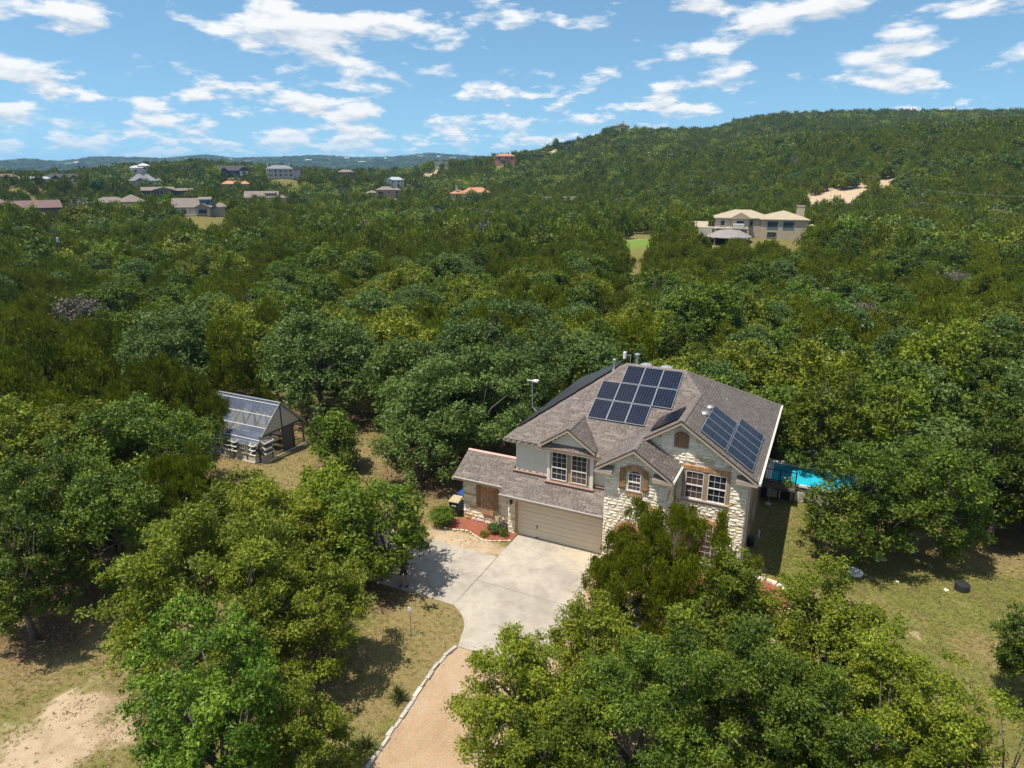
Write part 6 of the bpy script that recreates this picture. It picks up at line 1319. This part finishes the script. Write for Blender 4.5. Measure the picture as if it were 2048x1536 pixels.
far_house('glass', 'long low modern house with tall glass front and grey gabled roof', 'dark', 'brown', [(-13, 4, -4, 5, 3.2, 'gx', 2.0), (-7, 3, -5.5, 2, 3.6, 'gy', 1.6), (5, 14.5, -2, 4, 2.8, 'gx', 1.4)], [(-5, .5, 1.6, 2.7, -5.55), (-3, .5, 1.6, 3.0, -5.55), (-1, .5, 1.6, 3.0, -5.55), (1.2, .5, 1.6, 2.7, -5.55), (-10, .8, 2.4, 1.8, -4.05)], rot=radians(5))
far_house('greyhip', 'steep grey hip roofed house with a central chimney', 'stone', 'grey', [(-10, 8, -5, 6, 3.4, 'hip', 5.0), (-6, 1, -7, -1, 3.2, 'gy', 2.6), (6, 12, -3, 4, 3.0, 'hip', 2.4)], [(-2.5, .8, 2, 1.8, -7.05), (4, .8, 2, 1.6, -5.05)], chim=((-1, 0, 7, 1.3, 3.0, 'stone'),))
far_house('white', 'white ridge top house with flat tan roofs', 'white', 'white', [(-7, 3, -4, 4, 4.6, 'hip', 1.6), (-1, 8, -3, 4, 6.2, 'hip', 1.6), (-8, -4, -5, 0, 2.6, 'flat', 0)], [(-3, 1.2, 2.2, 1.8, -4.05), (4, 3.4, 2.0, 1.6, -3.05)])
far_house('slate', 'dark slate roofed house with white gable on the ridge', 'dark', 'slate', [(-12, 9, -4, 6, 4.2, 'gx', 4.2), (5, 12, -6, 3, 4.6, 'gy', 3.0), (-9, -4, -5.5, 0, 4.4, 'gy', 2.6)], [(8.5, 1.5, 2.4, 2.2, -6.05), (-6.5, 1.4, 1.8, 2.0, -5.55), (0, 1.2, 2.2, 1.8, -4.05)], extra=lambda r: MB().box(5.2, 11.8, -6.04, -6.01, 0, 4.2).build('white_cladding', fm('far_wall_white', WALLC['white']), r))
def colonial_extra(r):
    for lv in (0, 3.4): mb = MB(); mb.box(-13, 8, -6.2, -4, lv + 3.1, lv + 3.4); mb.build('balcony', fm('far_wall_white', WALLC['white']), r)
    for i in range(8): mb = MB(); mb.box(-12.8 + i * 2.9, -12.4 + i * 2.9, -6.1, -5.7, -.5, 6.6); mb.build('column', fm('far_wall_white', WALLC['white']), r)
far_house('colonial', 'tall white mansion with two tiers of columned balconies', 'white', 'grey', [(-13, 8, -4, 6, 7.0, 'hip', 3.0), (8, 14, -1, 5, 6.0, 'gy', 2.4)], [(-10 + i * 4.0, z, 1.5, 2.0, -4.05, 'grey') for i in range(5) for z in (.6, 4.0)], chim=((-11.8, 2, 6, 1.3, 6.0, 'white'), (5.5, 2, 7, 1.3, 4.6, 'white')), extra=colonial_extra)
far_house('orange', 'low house with orange tiled roof among the trees left of centre', 'tan', 'orange', [(-10, 9, -4, 5, 2.6, 'hip', 2.4), (4, 10, -2, 7, 2.8, 'hip', 2.2)], [(-3, .5, 2.4, 1.6, -4.05)])
far_house('redleft', 'dull red roof at the far left above the trees', 'brown', 'maroon', [(-9, 8, -4, 5, 3, 'hip', 2.0)], [(0, .8, 2, 1.4, -4.05)])
far_house('shed', 'long pale metal roofed shed at the far left', 'pale', 'metal', [(-9.5, 9.5, -4, 4, 2.6, 'gx', 1.4)], [(3, .6, 2.4, 1.5, -4.05)], name='shed')
far_house('darkleft', 'house with three dark steep gables at the far left', 'white', 'slate', [(-8, 8, -3, 5, 3.0, 'gx', 3.2), (-2, 2, -5, 0, 3.2, 'gy', 2.6), (3, 7, -5, 0, 3.0, 'gy', 2.4), (-7, -3, -5, 0, 3.0, 'gy', 2.4)], [(0, .8, 1.5, 1.5, -5.05), (5, .8, 1.5, 1.5, -5.05)])
far_house('tile', 'orange tiled house with a pale square chimney tower', 'cream', 'orange', [(-13, -2, -4, 6, 2.8, 'hip', 2.6), (-5, 14, -3, 7, 3.6, 'hip', 3.4), (12, 17, 0, 5, 2.4, 'hip', 1.4)], [(1.5, .8, 2.8, 1.8, -3.05), (6, .8, 2, 1.8, -3.05), (-8, .6, 2.0, 1.5, -4.05)], chim=((-8.5, -2, 2.5, 1.7, 6.2, 'cream'),))
far_house('greytan', 'grey brown roofed house with a dark porch opening in the middle distance', 'tan', 'brown', [(-12, -4, -3, 5, 2.6, 'hip', 1.8), (-5, 8, -3.5, 5, 4.6, 'hip', 2.4), (6, 11.5, -1, 5, 4.4, 'hip', 1.8)], [(-2, .4, 3.4, 3.0, -3.55, 'brown'), (3.5, 2.4, 1.4, 1.4, -3.55), (8.6, 2.2, 1.4, 1.4, -1.05)], chim=((5, 1, 5, 1.1, 2.6, 'tan'),))
far_house('paleblue', 'pale blue grey house with white trim behind the grey brown roofed one', 'pale', 'metal', [(-7, 7, -3, 5, 5.4, 'hip', 2.4), (-7.5, -4, -4, 0, 6.4, 'flat', 0)], [(-2, 3.0, 1.6, 1.6, -3.05), (2.5, 3.0, 1.6, 1.6, -3.05), (2.5, .4, 1.8, 1.8, -3.05)])
far_house('brownlow', 'brown hipped pavilion like roof on the ridge line', 'brown', 'brown', [(-7, 7, -4, 4, 3.0, 'hip', 2.2)], [(-2.5, .6, 2.0, 1.8, -4.05), (2.5, .6, 2.0, 1.8, -4.05)])
far_house('cabin', 'long brown roofed cabin with a thin chimney in the valley', 'brown', 'darkbrown', [(-8, 10, -3, 4, 2.4, 'gx', 2.6), (-10.5, -7, -2, 3, 2.0, 'gy', 1.6)], [(3, .4, 2, 1.4, -3.05)], chim=((.0, -1.5, 2.5, .8, 4.0, 'stone'),))
far_house('ridge', 'two storey terracotta house standing out on the ridge', 'terracotta', 'terracotta', [(-9, 9, -5, 5, 6.2, 'hip', 2.2), (-5, 3, -7.5, -3, 3.4, 'flat', 0)], [(-5, 3.6, 2.6, 1.8, -5.05, 'brown'), (1, 3.6, 3.0, 1.8, -5.05, 'brown'), (6, 3.6, 2.0, 1.8, -5.05, 'brown'), (-1, .4, 4, 2.2, -7.55, 'terracotta')], chim=((3, 0, 6.5, 1.2, 3.2, 'brown'),))
far_house('box', 'dark flat roofed modern house on the ridge beside the terracotta one', 'dark', 'darkbrown', [(-9, 3, -4, 4, 3.8, 'flat', 0), (2, 9.5, -3, 4, 3.2, 'flat', 0)], [(-5, .8, 3, 2.2, -4.05, 'brown'), (0, .8, 2, 2.2, -4.05, 'brown')])
far_house('whitewall', 'plain white block building on the ridge line', 'white', 'white', [(-6.5, 6.5, -3, 4, 4.0, 'flat', 0)], [(0, 1, 1.2, 1.2, -3.05, 'white')], name='building')
far_house('hilltop', 'brown roofed house half hidden by trees on the hilltop', 'stone', 'brown', [(-9, 9, -4, 5, 5.0, 'hip', 2.6), (-3, 4, -6, 0, 5.2, 'gy', 2.4)], [(0, 1.4, 2.0, 2.0, -6.05), (6, 1.4, 2.0, 2.0, -4.05)], chim=((2, 1, 6, 1.2, 4.2, 'stone'),))
far_house('lookout', 'small dark glass lookout house on the hill shoulder', 'dark', 'slate', [(-6, 3, -3, 3, 3.4, 'flat', 0), (2, 6, -2, 3, 5.0, 'gx', 1.0)], [(-3, .6, 2.6, 2.0, -3.05, 'pale')])
# pale specks of houses on the distant blue hills
for i, (px, py) in enumerate(((45, 333), (140, 331), (155, 330), (380, 322), (458, 323), (500, 326), (618, 325), (655, 322), (690, 320), (712, 326), (725, 328), (742, 322), (770, 320), (842, 316), (876, 317), (905, 320))):
    P = None
    for dd in np.arange(2500, 4400, 40):
        q_ = at_d(px, py, dd)
        if ground_z(np.array([q_[0]]), np.array([q_[1]]))[0] > q_[2] - 3: P = q_; break
    if P is None: P = at_d(px, py + 2, 4150)
    z0 = float(ground_z(np.array([P[0]]), np.array([P[1]]))[0]); r = empty('hill_house', (P[0], P[1], z0), YAW * -1 + (i % 3 - 1) * .3); tag(r, 'tiny pale house speck on the distant blue hills', 'house', 'specks of houses on the far hills'); w = 14 + (i * 7) % 12
    mb = MB(); mb.box(-w, w, -7, 7, -8, 11); mb.build('wall', fm('far_wall_white', WALLC['white']), r); mb = MB(); roof_block(mb, -w, w, -7, 7, 11, 'hip', 4, 1.0); mb.build('roof', fm('far_roof_' + ('tan' if i % 2 else 'white'), ROOFC['tan' if i % 2 else 'white']), r)
# ------------------------------------------------------------------ utility poles and wires
def pole(px, row, dist, h, label, arms=True):
    P = at_d(px, row, dist); z0 = float(ground_z(np.array([P[0]]), np.array([P[1]]))[0]); r = empty('utility_pole', (P[0], P[1], z0), -YAW + .3); tag(r, label, 'utility pole', 'utility poles'); mb = MB(); mb.tube([(0, 0, -1), (0, 0, h)], [.2, .14], 8); mb.build('post', MAT['gh_wood'], r)
    if arms: mb = MB(); mb.bar((-1.1, 0, h - .6), (1.1, 0, h - .6), .14, .14); mb.build('crossarm', MAT['gh_wood'], r); mb = MB(); mb.lathe([(.28, h - 2.6), (.3, h - 2.5), (.3, h - 1.7), (.1, h - 1.6)], (.42, 0, 0), 10); mb.build('transformer', MAT['galv'], r)
    return Vector((P[0], P[1], z0 + h))
pa = pole(125, 552, 160, 9.2, 'utility pole with transformer sticking out of the woodland at the left'); pb = pole(1378, 413, 330, 13.5, 'utility pole left of the tan mansion on the hillside'); pc = pole(1834, 436, 262, 13.0, 'utility pole on the right hillside carrying wires to the edge')
def wire(a, b, sag, label):
    a, b = Vector(a), Vector(b); pts = [a.lerp(b, t) - Vector((0, 0, sag * 4 * t * (1 - t))) for t in np.linspace(0, 1, 14)]; o = pts[0].copy(); mb = MB(); mb.tube([p - o for p in pts], .03, 5); tag(mb.build('overhead_wire', MAT['galv'], None, o), label, 'wire', 'overhead wires')
e1 = Vector(at_d(2300, 398, 300)); e1.z = pc.z - 2; wire(pc - Vector((0, 0, .5)), e1, 1.5, 'upper overhead wire running right from the hillside pole'); e2 = e1 - Vector((0, 0, 4.5)); wire(pc - Vector((0, 0, 4.5)), e2, 1.8, 'lower overhead wire running right from the hillside pole'); wire(pc - Vector((0, 0, 4.5)), Vector(at_d(1590, 428, 235)), 1.5, 'overhead wire running left from the hillside pole to the mansion')
# ------------------------------------------------------------------ the air
HZ = M('haze_dummy', (1, 1, 1)); hm = bpy.data.materials.new('haze'); hm.use_nodes = True; nt = hm.node_tree
for n in list(nt.nodes): nt.nodes.remove(n)
ho = nt.nodes.new('ShaderNodeOutputMaterial'); hv = nt.nodes.new('ShaderNodeVolumePrincipled'); hv.inputs['Color'].default_value = (.30, .58, 1.0, 1); hv.inputs['Density'].default_value = .0001; hv.inputs['Anisotropy'].default_value = .0; nt.links.new(hv.outputs[0], ho.inputs['Volume'])
zlo = min(v.co.z for v in bpy.data.objects['ground'].data.vertices) - 1.0; zhi = max(max(v.co.z for v in bpy.data.objects['ground'].data.vertices) + 14, 30)
mb = MB(); mb.box(CAM[0] - 6100, CAM[0] + 6100, CAM[1] - 6100, CAM[1] + 6100, zlo, zhi); tag(mb.build('haze', hm), 'thin blue summer haze over the valley', 'haze', kind='stuff')
bpy.data.materials.remove(HZ)
